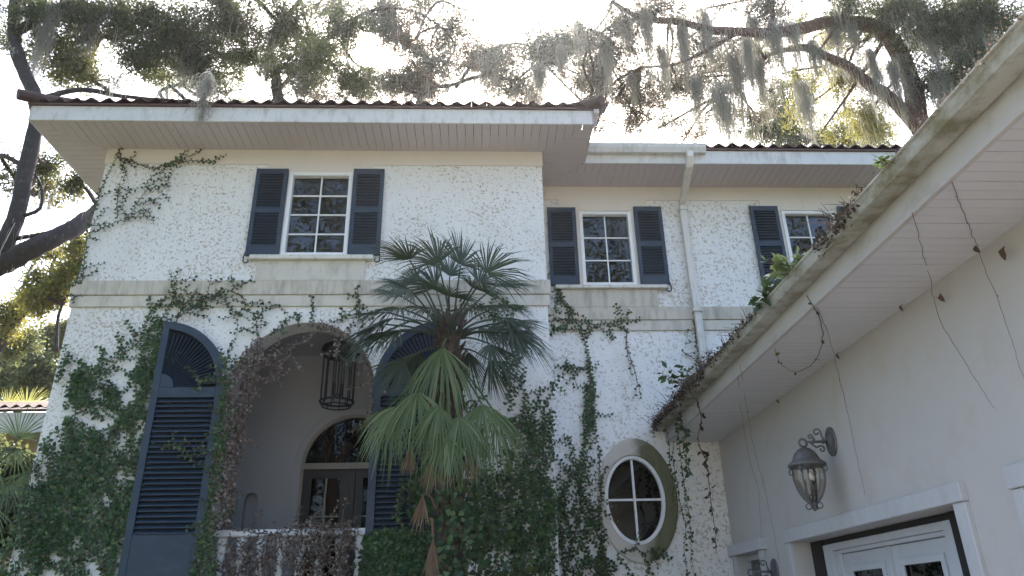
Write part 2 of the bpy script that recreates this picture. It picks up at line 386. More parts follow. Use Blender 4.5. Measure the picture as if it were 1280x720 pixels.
slat_cache = {}
def slat(w, parent, loc, name='slat'):
    k = round(w, 3)
    if k not in slat_cache:
        m = MB(); h = .028; ca, sa = math.cos(R(45)), math.sin(R(45)); t = .004
        q = [(-h*ca, -h*sa-t), (h*ca, h*sa-t), (h*ca, h*sa+t), (-h*ca, -h*sa+t)]
        m.prism([(-w/2, a, b) for a, b in q], (w, 0, 0)); slat_cache[k] = m.mesh('slat', (0, 0, 0))[0]
    o = link(name, slat_cache[k], 'shutter_paint', parent, loc); o.rotation_euler = (R(random.uniform(-1.5, 1.5)), 0, 0)
def shutter(x0, x1, z0, z1, y, dog=0):
    st = .055; zm0 = z0+(z1-z0)*.478; zm1 = zm0+.085; f = MB(); d0, d1 = y-.062, y-.021
    f.box(x0, x0+st, d0, d1, z0, z1).box(x1-st, x1, d0, d1, z0, z1)
    f.box(x0+st, x1-st, d0+.002, d1, z0, z0+.15).box(x0+st, x1-st, d0+.002, d1, zm0, zm1).box(x0+st, x1-st, d0+.002, d1, z1-.085, z1)
    sh = f.build('shutter', 'shutter_paint', house)
    MB().box(x0+.01, x1-.01, y-.0195, y-.0185, z0+.01, z1-.01).build('gap_shade_panel', 'shutter_shadow', sh)  # near-black sheet: the shade between the louvres, put into its colour
    for a, b in ((z0+.15, zm0), (zm1, z1-.085)):
        n = int(round((b-a)/.047))
        for i in range(n): slat(x1-x0-2*st-.004, sh, ((x0+x1)/2, y-.044, a+(i+.5)*(b-a)/n))
    if dog:
        cx = x0-.0 if dog < 0 else x1+.0; m = MB()
        pts = [(cx, y-.06, z0+.03), (cx+dog*.01, y-.075, z0-.04)] + [(cx+dog*(.005)+dog*.035*math.cos(t)-dog*.03, y-.075, z0-.09+.03*math.sin(t)) for t in [.6, 0, -.8, -1.6, -2.4, -3.2, -3.9]]
        m.tube(spline(pts, 3), .009, 6).build('shutter_dog', 'dark_iron', sh)
    return sh
shutter(-3.12, -2.68, 6.07, 7.435, YA, -1); shutter(-1.765, -1.335, 6.08, 7.44, YA, 1)
shutter(1.06, 1.50, 6.055, 7.375, YB, -1); shutter(2.41, 2.845, 6.06, 7.395, YB, 1)
shutter(4.25, 4.695, 6.06, 7.41, YB, -1); shutter(5.66, 6.1, 6.06, 7.41, YB, 1)

def arched_shutter(xs, s):                       # xs the straight edge, s the side the curve falls to
    w, zc, r, rin = .865, 4.245, .865, .765; y0, y1 = YA-.10, YA-.035; X = lambda u: xs+s*u
    f = MB(); zb = 1.66
    arcp = [(r*math.cos(R(a)), zc+r*math.sin(R(a))) for a in np.linspace(90, 0, 25)]
    arci = [(rin*math.cos(R(a)), zc+rin*math.sin(R(a))) for a in np.linspace(0, 90, 25)]
    f.prism([(X(u), y0, z) for u, z in arcp+arci], (0, y1-y0, 0))                       # curved rim
    f.prism([(X(u), y0, z) for u, z in rect(0, .085, zb, zc+rin)], (0, y1-y0, 0))        # stiles and rails
    f.prism([(X(u), y0, z) for u, z in rect(w-.095, w, zb, zc)], (0, y1-y0, 0))
    f.prism([(X(u), y0+.003, z) for u, z in rect(.085, w-.095, zc-.13, zc-.001)], (0, y1-y0-.003, 0))
    f.prism([(X(u), y0+.003, z) for u, z in rect(.085, w-.095, zb, 2.52)], (0, y1-y0-.003, 0))
    f.prism([(X(u), y0+.004, z) for u, z in [(.085, zc+.001)]+[(.085+.17*math.cos(R(a)), zc+.001+.17*math.sin(R(a))) for a in np.linspace(0, 90, 10)]], (0, .05, 0))
    sh = f.build('arched_shutter', 'shutter_paint', house, bev=.003)
    MB().prism([(X(u), y1-.008, z) for u, z in [(.0, zb+.02), (w-.02, zb+.02), (w-.02, zc)]+[(.84*math.cos(R(a)), zc+.84*math.sin(R(a))) for a in np.linspace(2, 90, 20)]], (0, .008, 0)).build('gap_shade_panel', 'shutter_shadow', sh)  # painted shade behind the louvres and sunburst slats
    n = 26
    for i in range(n): slat(w-.184, sh, (X(.085+(w-.18)/2), y0+.028, 2.52+(i+.5)*(zc-.13-2.52)/n))
    k = 19
    for i in range(k):                                                               # sunburst slats
        a = R(3+(i+.5)*84/k); c, sn = math.cos(a), math.sin(a); m = MB(); cx, cz = .085, zc
        p0, p1 = .165, rin-.06
        if cx+p1*c > rin*.98: p1 = (rin*.985-cx)/c
        q = lambda t, o, y: (X(cx+t*c-o*sn), y, cz+t*sn+o*c)
        w0, w1 = .0045, .0185
        m.add([q(p0, -w0, y0+.026), q(p1, -w1, y0+.008), q(p1, w1, y0+.038), q(p0, w0, y0+.032),
               q(p0, -w0, y0+.034), q(p1, -w1, y0+.016), q(p1, w1, y0+.046), q(p0, w0, y0+.040)],
              [(0,1,2,3), (7,6,5,4), (0,4,5,1), (1,5,6,2), (2,6,7,3), (3,7,4,0)]).build('fan_slat', 'shutter_paint', sh)
arched_shutter(-4.0, 1); arched_shutter(-.442, -1)

# porch behind the arch
PY, px0, px1, pz1 = 10.85, -3.45, -.95, 5.30
DX, DR, DZ = -1.80, .76, 3.62
doorhole = [(DX-DR, FL+.02), (DX+DR, FL+.02)] + arc(DX, DZ, DR, DR, 0, 180, 28)
nichehole = [(-3.31, 2.2), (-3.12, 2.2)] + arc(-3.215, 3.17, .095, .10, 0, 180, 12)
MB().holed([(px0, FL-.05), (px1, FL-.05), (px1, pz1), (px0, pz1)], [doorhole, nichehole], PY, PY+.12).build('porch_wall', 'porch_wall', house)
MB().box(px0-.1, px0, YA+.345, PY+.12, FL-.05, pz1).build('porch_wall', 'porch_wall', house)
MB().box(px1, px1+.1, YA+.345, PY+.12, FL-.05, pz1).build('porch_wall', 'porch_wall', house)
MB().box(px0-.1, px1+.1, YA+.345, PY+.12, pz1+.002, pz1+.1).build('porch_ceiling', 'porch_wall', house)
MB().box(px0-.1, px1+.1, YA+.002, PY+.12, FL-.15, FL-.052).build('porch_floor', 'concrete', house)
MB().box(-3.36, -3.07, PY+.121, PY+.19, 2.15, 3.35).build('niche_back', 'porch_wall', house)
ringp = [(-3.40, 2.2)] + arc(-3.215, 3.17, .185, .22, 180, 0, 18) + [(-3.03, 2.2), (-3.045, 2.2)] + arc(-3.215, 3.17, .17, .205, 0, 180, 18) + [(-3.385, 2.2)]
MB().prism([(x, PY-.012, z) for x, z in ringp], (0, .013, 0)).build('niche_moulding', 'porch_wall', house)
tr = arc(DX, DZ, DR+.11, DR+.11, 180, 0, 30) + arc(DX, DZ, DR+.09, DR+.09, 0, 180, 30)
MB().prism([(x, PY-.012, z) for x, z in tr], (0, .013, 0)).build('arch_moulding', 'porch_wall', house)
fr = MB()
fr.prism([(x, PY-.02, z) for x, z in arc(DX, DZ, DR, DR, 180, 0, 30)+arc(DX, DZ, DR-.05, DR-.05, 0, 180, 30)], (0, .1, 0))
fr.box(DX-DR, DX-DR+.045, PY-.02, PY+.08, FL, DZ-.04).box(DX+DR-.045, DX+DR, PY-.02, PY+.08, FL, DZ-.04)
fr.box(DX-DR, DX+DR, PY-.035, PY+.08, DZ-.04, DZ+.045)
pd = fr.build('porch_door', 'bronze_frame', house)
MB().prism([(x, PY+.05, z) for x, z in arc(DX, DZ+.05, DR-.055, DR-.06, 0, 180, 30)], (0, .006, 0)).build('transom_pane', 'porch_glass', pd)
MB().box(DX-.07, DX+.02, PY+.01, PY+.07, FL, DZ-.042).build('door_post', 'door_wood', pd)
for a, b in ((DX-DR+.05, DX-.075), (DX+.025, DX+DR-.05)):
    m = MB(); m.box(a, a+.11, PY+.03, PY+.07, FL, DZ-.045).box(b-.11, b, PY+.03, PY+.07, FL, DZ-.045).box(a+.11, b-.11, PY+.03, PY+.07, DZ-.16, DZ-.045).box(a+.11, b-.11, PY+.03, PY+.07, FL, FL+.3)
    m.build('door_leaf', 'door_wood', pd)
    MB().box(a+.11, b-.11, PY+.055, PY+.06, FL+.3, DZ-.16).build('pane', 'porch_glass', pd)
    for xx in (a+.11+(b-a-.22)*.5,): MB().box(xx-.011, xx+.011, PY+.035, PY+.065, FL+.3, DZ-.16).build('muntin', 'bronze_frame', pd)
    for zz in (2.55, 2.93): MB().box(a+.11, b-.11, PY+.037, PY+.063, zz-.009, zz+.009).build('muntin', 'bronze_frame', pd)
MB().box(-3.3, -1.0, 11.5, 11.55, FL-.05, 5.2).build('inner_wall', 'interior', house)

# oval window with its smooth surround
m = MB(); so_, si_ = arc(2.085, 2.975, .53, .80, 0, 352.5, 47), arc(OX, OZ, OA, OB, 0, 352.5, 47)
m.holed(so_, [si_], YB-.045, YB+.02); m.build('oval_surround', 'oval_surround_stucco', house, bev=.012)
m = MB(); m.holed(arc(OX, OZ, OA-.002, OB-.002, 0, 352.5, 47), [arc(OX, OZ, OA-.048, OB-.05, 0, 352.5, 47)], YB-.02, YB+.08)
ov = m.build('oval_window', 'window_paint', house, bev=.005)
for q in range(4):
    m = MB(); m.prism([(OX, YB+.04, OZ)]+[(x, YB+.04, z) for x, z in arc(OX, OZ, OA-.046, OB-.048, 90*q, 90*q+90, 14)], (0, .006, 0)); m.build('pane', 'window_glass', ov)
MB().box(OX-.014, OX+.014, YB+.01, YB+.06, OZ-OB+.03, OZ+OB-.03).build('muntin', 'window_paint', ov)
MB().box(OX-OA+.03, OX+OA-.03, YB+.012, YB+.058, OZ-.014, OZ+.014).build('muntin', 'window_paint', ov)

# eaves: soffit boards, fascias, first course of roof tiles
E = .67; xl, xr = XL-.73, XC+.655; yfA, yfB = YA-E, YB-E
def board(pts):                                  # plan polygon -> tongue board, underside at H
    z = H+random.uniform(-.0015, .0015)
    MB().prism([(x, y, z) for x, y in pts], (0, 0, .014)).build('soffit_board', 'soffit_paint', house)
bw, gp = .116, .007
def yback(x):                                    # mitre lines at the front corners
    if x < XL: return YA-(XL-x)*E/.73
    if x > XC: return YA-(x-XC)*E/.655
    return YA-.001
x = xl
while x < xr-.02:
    x1 = min(x+bw-gp, xr); xs = [x] + [c for c in (XL, XC) if x < c < x1] + [x1]
    board([(x, yfA), (x1, yfA)] + [(a, max(yfA+.004, yback(a))) for a in reversed(xs)]); x += bw
y = yfA
while y < 17:                                    # left return
    y1 = y+bw-gp; xe = lambda v: XL-.001 if v > YA else XL-.73*(YA-v)/E-.004
    board([(xl, y), (max(xl+.003, xe(y)), y), (max(xl+.003, xe(y1)), y1), (xl, y1)]); y += bw
y = yfA
while y < YB-.02:                                # right return, mitred into the wing eave
    y1 = min(y+bw-gp, YB)
    a = lambda v: XC+.001 if v > YA else XC+.655*(YA-v)/E+.004
    b = lambda v: xr if v < yfB else max(XC+.01, xr-(v-yfB)*.655/E)-.004
    board([(min(a(y), b(y)-.003), y), (b(y), y), (max(b(y1), a(y1)+.003), y1), (min(a(y1), b(y1)), y1)]); y += bw
x = XC+.01
while x < XR:
    x1 = x+bw-gp; f = lambda v: yfB if v > xr else yfB+(xr-v)*E/.655+.004
    board([(x, f(x)), (x1, f(x1)), (x1, YB-.001), (x, YB-.001)]); x += bw
zf0, zf1 = H-.006, H+.225
MB().box(xl, xr, yfA-.025, yfA-.002, zf0, zf1).build('fascia', 'fascia_paint', house, bev=.004)
MB().box(xl-.023, xl-.001, yfA-.025, 17, zf0, zf1).build('fascia', 'fascia_paint', house, bev=.004)
MB().box(xr+.001, xr+.023, yfA-.025, yfB-.027, zf0, zf1).build('fascia', 'soffit_paint', house, bev=.004)
MB().box(xr+.001, XR+.5, yfB-.025, yfB-.002, zf0, zf1).build('fascia', 'fascia_paint', house, bev=.004)
MB().box(xl-.06, xr+.06, yfA-.055, yfA+.05, zf1+.001, zf1+.028).build('drip_edge', 'drip_metal', house)
MB().box(xr+.061, XR+.5, yfB-.055, yfB+.05, zf1+.001, zf1+.028).build('drip_edge', 'drip_metal', house)
MB().box(xl-.06, xl+.03, yfA+.051, 17, zf1+.001, zf1+.028).build('drip_edge', 'drip_metal', house)
MB().box(xr-.03, xr+.06, yfA+.051, yfB+.05, zf1+.001, zf1+.028).build('drip_edge', 'drip_metal', house)
MB().box(xr+.03, xr+.10, yfA-.06, yfA+.25, zf1-.07, zf1+.0).build('eave_flashing', 'fascia_paint', house)
tw, slope = .213, math.tan(R(19))
def tile_mesh(L):
    n = 10; top = []; bot = []
    for i in range(n+1):
        a = i/n; z = .030*math.cos(2*math.pi*a)+.030
        top.append((a*tw, z+.016)); bot.append((a*tw, z))
    prof = top+bot[::-1]; m = MB(); N2 = len(prof)
    vs = [(px, 0, pz) for px, pz in prof]+[(px, L, pz+L*slope) for px, pz in prof]
    fs = [(i, (i+1) % N2, (i+1) % N2+N2, i+N2) for i in range(N2)]
    fs += [(i, i+1, N2-2-i, N2-1-i) for i in range(n)] + [(N2+i, N2+N2-1-i, N2+N2-2-i, N2+i+1) for i in range(n)]
    m.add(vs, fs); return m.mesh('roof_tile', (0, 0, 0), False)[0]
tm = tile_mesh(.42)
ztile = zf1+.03
x = xl-.08
while x < xr+.06:
    o = link('roof_tile', tm, 'roof_clay', house, (x, yfA-.075+random.uniform(-.012, .012), ztile+random.uniform(-.004, .006))); o.rotation_euler = (0, 0, R(random.uniform(-1, 1))); x += tw
x = xr+1.86
while x < XR+.4:
    o = link('roof_tile', tm, 'roof_clay', house, (x, yfB-.075+random.uniform(-.012, .012), ztile+random.uniform(-.004, .006))); o.rotation_euler = (0, 0, R(random.uniform(-1, 1))); x += tw
for (cx, cy, dx, dy) in ((xl-.16, yfA-.15, .75, .7), (xr+.14, yfA-.13, -.7, .7)):       # hip tiles closing the corners
    m = MB(); m.tube([(cx, cy, ztile+.06), (cx+dx*.35, cy+dy*.35, ztile+.14), (cx+dx, cy+dy, ztile+.36)], [.075, .085, .09], 10)
    m.build('hip_tile', 'roof_clay', house)
def roofplane(name, pts): MB().prism(pts, (0, 0, -.06)).build(name, 'roof_clay', house)
zr0 = ztile+.06; ry = yfA+.25; zz = zr0+.08
roofplane('roof', [(xl+.1, ry, zz), (xr-.1, ry, zz), (-2.2, ry+3.5, zz+3.5*slope)])
roofplane('roof', [(xl+.1, ry, zz), (-2.2, ry+3.5, zz+3.5*slope), (-2.2, 17.2, zz+3.5*slope), (xl+.1, 17.2, zz)])
roofplane('roof', [(xr-.1, ry, zz), (-2.2, ry+3.5, zz+3.5*slope), (-2.2, 17.2, zz+3.5*slope), (xr-.1, 17.2, zz)])
roofplane('roof', [(xr-.1, yfB+.25, zz), (XR+.5, yfB+.25, zz), (XR+.5, 13.2, zz+3.6*slope), (xr-.1, 13.2, zz+3.6*slope)])
roofplane('roof', [(xr-.1, 17.2, zz), (XR+.5, 17.2, zz), (XR+.5, 13.2, zz+3.6*slope), (xr-.1, 13.2, zz+3.6*slope)])
# short gutter and downspout in the inner corner
gx0, gx1 = xr+.05, 3.42; gy = yfB-.027
gp_ = [(gy, 8.055), (gy-.10, 8.045), (gy-.115, 8.06), (gy-.125, 8.05), (gy-.115, 7.99), (gy-.085, 7.93), (gy-.08, 7.915), (gy, 7.915)]
m = MB(); m.strip(gp_, 'x', gx0, gx1); m.prism([(gx1, a, b) for a, b in gp_], (.004, 0, 0)); m.build('eave_gutter', 'fascia_paint', house)
sp = [(3.17, 9.18, 7.93), (3.17, 9.17, 7.84), (3.165, 9.25, 7.72), (3.175, 9.77, 7.47), (3.18, 9.865, 7.40), (3.18, 9.885, 7.25), (3.185, 9.885, 6.2), (3.19, 9.87, 5.72), (3.19, 9.85, 5.5), (3.195, 9.85, 4.6)]
m = MB(); vs = []
for i, p in enumerate(sp):
    p = Vector(p); d = (Vector(sp[min(i+1, len(sp)-1)])-Vector(sp[max(i-1, 0)])).normalized(); n_ = Vector((1, 0, 0)).cross(d).normalized()
    for a, b in ((-.052, -.036), (.052, -.036), (.052, .036), (-.052, .036)): vs.append(p+Vector((a, 0, 0))+n_*b)
m.add(vs, [(i*4+k, i*4+(k+1) % 4, i*4+4+(k+1) % 4, i*4+4+k) for i in range(len(sp)-1) for k in range(4)])
dsp = m.build('downspout', 'downspout_paint', house, bev=.008)
for zz_ in (7.33, 5.62): MB().box(3.115, 3.255, YB-.125 if zz_ > 6 else YB-.15, YB-.02, zz_-.02, zz_+.02).build('strap', 'downspout_paint', dsp)

# balustrade under the arch
bal = thing('balustrade', 'white turned balustrade across the porch arch, overgrown with dead vines', 'balustrade', (AX, 9.15, FL-.05))
MB().box(AX-AR+.004, AX+AR-.004, 9.07, 9.25, 2.50, 2.575).build('top_rail', 'window_paint', bal, bev=.012)
MB().box(AX-AR+.004, AX+AR-.004, 9.08, 9.24, FL-.05, FL+.07).build('bottom_rail', 'window_paint', bal, bev=.01)
prof = [(.06, .072), (.06, .13), (.035, .15), (.045, .19), (.068, .30), (.065, .36), (.04, .50), (.03, .56), (.052, .585), (.052, .61), (.034, .63), (.055, .72), (.06, .78), (.06, .878)]
bme, bo = MB().lathe(prof, (0, 0, 0), 12).mesh('baluster', (0, 0, 0), True)
for i in range(8): link('baluster', bme, 'window_paint', bal, (-1.40-.226*i, 9.16, FL))

# lantern hanging in the porch
hl = thing('hanging_lantern', 'large black iron cylinder lantern hanging from the porch ceiling inside the arch', 'lantern', (-1.86, 9.85, 5.3))
lx, ly = -1.93, 9.85
def ring(m, c, r, t, n=20, ax='z'):
    pts = [(c[0]+r*math.cos(2*math.pi*i/n), c[1]+r*math.sin(2*math.pi*i/n), c[2]) for i in range(n+1)]
    if ax == 'x': pts = [(c[0], c[1]+r*math.cos(2*math.pi*i/n), c[2]+r*math.sin(2*math.pi*i/n)) for i in range(n+1)]
    if ax == 'y': pts = [(c[0]+r*math.cos(2*math.pi*i/n), c[1], c[2]+r*math.sin(2*math.pi*i/n)) for i in range(n+1)]
    m.tube(pts, t, 6, False)
m = MB(); ring(m, (lx, ly, 4.96), .215, .016); m.build('cage_ring', 'dark_iron', hl)
m = MB(); ring(m, (lx, ly, 4.30), .225, .016); ring(m, (lx, ly, 4.24), .19, .011)
for k in range(8):
    a = 2*math.pi*k/8; m.tube([(lx+.225*math.cos(a), ly+.225*math.sin(a), 4.30), (lx+.19*math.cos(a), ly+.19*math.sin(a), 4.24)], .008, 5)
m.build('cage_base', 'dark_iron', hl)
cb = MB().tube([(0, 0, -.35), (0, 0, .35)], .010, 6).mesh('cage_bar', (0, 0, 0))[0]
for k in range(12): a = 2*math.pi*k/12; link('cage_bar', cb, 'dark_iron', hl, (lx+.22*math.cos(a), ly+.22*math.sin(a), 4.63))
MB().lathe([(.235, 0), (.27, .03), (.25, .12), (.12, .17), (.03, .2)], (lx, ly, 4.965), 20).build('crown', 'dark_iron', hl, True)
MB().tube([(lx, ly, 5.14), (lx, ly, 5.27)], .012, 6).build('stem', 'dark_iron', hl)
MB().lathe([(.10, 0), (.10, .025)], (lx, ly, 5.275), 16).build('ceiling_plate', 'dark_iron', hl)
m = MB()
for k in range(4):
    a = math.pi/4+k*math.pi/2; cx, cy = lx+.07*math.cos(a), ly+.07*math.sin(a)
    m.tube([(lx, ly, 4.42), (lx+.05*math.cos(a), ly+.05*math.sin(a), 4.37), (cx, cy, 4.42), (cx, cy, 4.56)], [.008, .008, .014, .014], 6)
m.tube([(lx, ly, 4.40), (lx, ly, 4.98)], .01, 6); m.build('candle_cluster', 'dark_iron', hl)

# ------------------------------------------------------------------ garage wing at the right
GX, GZ = 3.277, 3.715
gar = thing('garage_wing', 'low white garage wing at the right with a long stained gutter and board soffit', 'garage', (GX+2, 5, 0))
doorH = rect(5.10, 8.02, .02, 2.24); winH = rect(8.92, 9.78, 1.0, 2.23); win2H = rect(2.9, 4.38, .02, 2.24)
MB().holed([(-2, 0), (YB-.003, 0), (YB-.003, GZ+.25), (-2, GZ+.25)], [doorH, winH, win2H], GX, GX+.38, 'yz').build('garage_wall', 'smooth_wall', gar)
MB().box(GX+.40, XR-.35, -2, YB-.01, 2.6, 2.7).build('inner_ceiling', 'interior', gar)
MB().box(GX+1.2, GX+1.25, -2, YB-.01, 0, 2.6).build('inner_wall', 'interior', gar)
MB().box(8.2, 8.5, -2, YB-.003, 0, GZ+.25).build('rear_wall', 'smooth_wall', gar)
MB().box(GX+.382, 8.199, -2, -1.7, 0, GZ+.25).build('end_wall', 'smooth_wall', gar)
sbm = MB().box(-.345, .345, -.044, .044, -.007, .007).mesh('soffit_board', (0, 0, 0))[0]
y = YB-.05
while y > -1.9:
    link('soffit_board', sbm, 'garage_soffit_paint', gar, (2.93, y, GZ+.008+random.uniform(-.0015, .0015))); y -= .0945
MB().box(2.545, 2.582, -2, YB-.004, GZ-.006, 3.94).build('fascia', 'eave_board_paint', gar, bev=.004)
GP = [(2.542, 3.95), (2.535, 3.868), (2.43, 3.866), (2.405, 3.872), (2.400, 3.885), (2.385, 3.935), (2.372, 3.945), (2.372, 3.957), (2.386, 3.957), (2.396, 3.94), (2.41, 3.885), (2.53, 3.88)]
m = MB(); m.strip(GP, 'y', -2, YB-.01); m.prism([(a, YB-.012, b) for a, b in ((2.535, 3.95), (2.535, 3.868), (2.43, 3.866), (2.400, 3.885), (2.375, 3.95))], (0, .003, 0))
m.build('roof_gutter', 'gutter_paint', gar)
MB().prism([(2.50, -2, 3.97), (5.6, -2, 3.97+3.1*.42), (8.8, -2, 3.9), (8.8, -2, 3.8), (5.6, -2, 3.87+3.1*.42), (2.50, -2, 3.9)], (0, YB+2-.05, 0)).build('roof', 'roof_clay', gar)
def gtrim(name, y0, y1, z0, z1, out, mat='garage_trim_paint', parent=None): return MB().box(GX-out, GX+.01, y0, y1, z0, z1).build(name, mat, parent or gar, bev=.006)
gtrim('door_head', 4.955, 8.125, 2.243, 2.372, .05)
gtrim('door_casing', 8.022, 8.12, 0, 2.241, .035); gtrim('door_casing', 4.96, 5.098, 0, 2.241, .035)
gtrim('door_head', 2.75, 4.49, 2.243, 2.38, .05); gtrim('door_casing', 4.382, 4.485, 0, 2.241, .035)
gtrim('window_head', 8.74, 9.93, 2.235, 2.36, .085); gtrim('window_casing', 9.782, 9.88, 1.0, 2.233, .05); gtrim('window_casing', 8.80, 8.918, 1.0, 2.233, .05)
gtrim('window_sill', 8.76, 9.92, .92, .998, .09)
for a, b, nl, jl, jr in ((5.10, 8.02, 2, .28, .43), (2.9, 4.38, 1, .12, .12)):
    m = MB(); xj0, xj1 = GX+.19, GX+.37
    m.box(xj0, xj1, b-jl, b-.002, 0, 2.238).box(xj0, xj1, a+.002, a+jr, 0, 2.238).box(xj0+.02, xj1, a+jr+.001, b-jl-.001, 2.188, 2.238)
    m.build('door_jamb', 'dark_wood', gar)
    fr = MB(); d0, d1 = GX+.21, GX+.31; ya, yb = a+jr+.11, b-jl-.30
    fr.box(d0-.02, d1, yb+.12, b-jl-.002, 0, 2.186).box(d0+.012, d1, yb, yb+.119, 0, 2.12).box(d0-.02, d1, a+jr+.002, ya, 0, 2.186).box(d0-.02, d1, ya+.001, yb+.119, 2.122, 2.186).box(d0, d1, ya+.001, yb-.001, 2.085, 2.121)
    gd = fr.build('garage_door', 'door_paint', gar, bev=.005); wl = (yb-ya)/nl
    for i in range(nl):
        u0, u1 = ya+i*wl+.005, ya+(i+1)*wl-.005; s_ = .14; zt = 1.95
        lf = MB().box(d0+.03, d0+.07, u0, u0+s_, .02, 2.08).box(d0+.03, d0+.07, u1-s_, u1, .02, 2.08).box(d0+.03, d0+.07, u0+s_, u1-s_, zt, 2.08).box(d0+.03, d0+.07, u0+s_, u1-s_, .02, .5)
        for (p0, p1, z0, z1) in ((u0+s_-.02, u0+s_+.035, .5, zt+.02), (u1-s_-.035, u1-s_+.02, .5, zt+.02), (u0+s_+.036, u1-s_-.036, zt-.035, zt+.02)): lf.box(d0+.012, d0+.029, p0, p1, z0, z1)
        lf.build('door_leaf', 'door_paint', gd, bev=.003)
        MB().box(d0+.045, d0+.05, u0+s_+.001, u1-s_-.001, .5, zt-.001).build('pane', 'window_glass', gd)
    if nl == 2: MB().box(d0+.005, d0+.03, ya+wl-.022, ya+wl+.022, .02, 2.08).build('astragal', 'door_paint', gd)
m = MB(); m.box(GX+.1, GX+.16, 8.922, 8.98, 1.0, 2.228).box(GX+.1, GX+.16, 9.72, 9.778, 1.0, 2.228).box(GX+.1, GX+.16, 8.981, 9.719, 2.17, 2.228)
gw = m.build('garage_window', 'door_paint', gar); MB().box(GX+.13, GX+.135, 8.98, 9.72, 1.0, 2.17).build('pane', 'window_glass', gw)

# wall lanterns
def wall_lantern(y, z, label):
    t = thing('wall_lantern', label, 'lantern', (GX, y, z), 'pewter wall lanterns beside the garage doors')
    bx = 3.00                                     # body axis
    m = MB(); n = 20
    for (sx, k, x_) in ((1, 1, GX-.001), (1, 1, GX-.015), (.86, .86, GX-.022), (.78, .78, GX-.016), (.5, .5, GX-.035), (.1, .1, GX-.05)):
        m.v += [(x_, y+.105*sx*math.cos(2*math.pi*i/n), z+.135*k*math.sin(2*math.pi*i/n)) for i in range(n)]
    m.f += [(j*n+i, j*n+(i+1) % n, (j+1)*n+(i+1) % n, (j+1)*n+i) for j in range(5) for i in range(n)] + [tuple(5*n+i for i in range(n))]
    m.build('backplate', 'pewter', t, True)
    m = MB(); m.tube([(GX-.03, y, z), (bx+.02, y, z+.0)], .011, 8); m.tube([(GX-.08, y, z), (GX-.095, y, z)], .022, 8); m.tube([(GX-.17, y, z), (GX-.185, y, z)], .018, 8)
    m.build('arm', 'pewter', t, True)
    m = MB()
    def scroll(c, r, a0, turns, tail):
        pts = [(c[0]+r*(1-i/26)*math.cos(a0+i*turns*2*math.pi/20), y, c[1]+r*(1-i/26)*math.sin(a0+i*turns*2*math.pi/20)) for i in range(20, -1, -1)]
        m.tube(spline(pts+[(p[0], y, p[1]) for p in tail], 2), .008, 6)
    scroll((GX-.13, z+.085), .040, -.3, 1.1, [(GX-.085, z+.04), (GX-.045, z-.05)])
    scroll((GX-.20, z+.045), .026, -.4, 1.0, [(GX-.16, z+.015)])
    scroll((GX-.11, z-.07), .036, 2.4, -1.0, [(GX-.16, z-.05), (GX-.21, z-.01)])
    m.build('scroll', 'pewter', t, True)
    zc = z-.055
    MB().lathe([(.02, 0), (.055, -.012), (.095, -.05), (.115, -.095), (.125, -.115), (.165, -.145), (.172, -.16), (.165, -.172), (.14, -.175)], (bx, y, zc), 24).build('cap', 'pewter', t, True)
    m = MB(); ring(m, (bx, y, zc+.045), .036, .011, 16, 'y'); m.lathe([(.03, -.01), (.02, .012)], (bx, y, zc), 10); m.build('hanger_loop', 'pewter', t, True)
    gl = [(.132, -.176), (.138, -.23), (.134, -.30), (.112, -.38), (.075, -.45), (.035, -.49)]
    MB().lathe(gl, (bx, y, zc), 24, False).build('glass_shade', 'lamp_glass', t, True)
    rb = MB().tube(spline([(r+.006, 0, q) for r, q in gl], 3), .009, 6).mesh('rib', (0, 0, 0), True)[0]
    for k in range(4):
        o = link('rib', rb, 'pewter', t, (bx, y, zc)); o.rotation_euler = (0, 0, math.pi/4+k*math.pi/2)
    m = MB()
    for k in range(4):
        a = math.pi/4+k*math.pi/2; c, s = math.cos(a), math.sin(a)
        pts = [(bx+(.145+.022*math.cos(q)+.012)*c, y+(.145+.022*math.cos(q)+.012)*s, zc-.205+.026*math.sin(q)) for q in np.linspace(2.2, -3.0, 10)]
        m.tube(pts, .007, 5)
        pts = [(bx+(.05+.026*math.cos(q))*c, y+(.05+.026*math.cos(q))*s, zc-.52+.026*math.sin(q)) for q in np.linspace(2.8, -2.6, 10)]
        m.tube(pts, .007, 5)
    m.build('scroll_bracket', 'pewter', t, True)
    MB().lathe([(.036, -.485), (.045, -.497), (.02, -.515), (.026, -.535), (.008, -.565)], (bx, y, zc), 12).build('finial', 'pewter', t, True)
    m = MB()
    for k in range(3):
        a = k*2.094+.4; c, s = .045*math.cos(a), .045*math.sin(a)
        m.tube([(bx, y, zc-.42), (bx+c*.7, y+s*.7, zc-.43), (bx+c, y+s, zc-.40)], .007, 6); m.tube([(bx+c, y+s, zc-.40), (bx+c, y+s, zc-.30)], .012, 8)
    m.tube([(bx, y, zc-.49), (bx, y, zc-.18)], .008, 6); m.build('candle_cluster', 'pewter', t, True)
    m = MB()
    for k in range(3):
        a = k*2.094+.4; m.lathe([(.008, 0), (.018, .03), (.012, .06), (.003, .08)], (bx+.045*math.cos(a), y+.045*math.sin(a), zc-.30), 8)
    m.build('bulb', 'window_paint', t, True)
wall_lantern(6.71, 3.02, 'pewter wall lantern with glass bowl and scrolled arm above the double door')
wall_lantern(8.60, 1.99, 'scrolled iron lantern top at the photo\'s bottom edge, beside the small garage window')

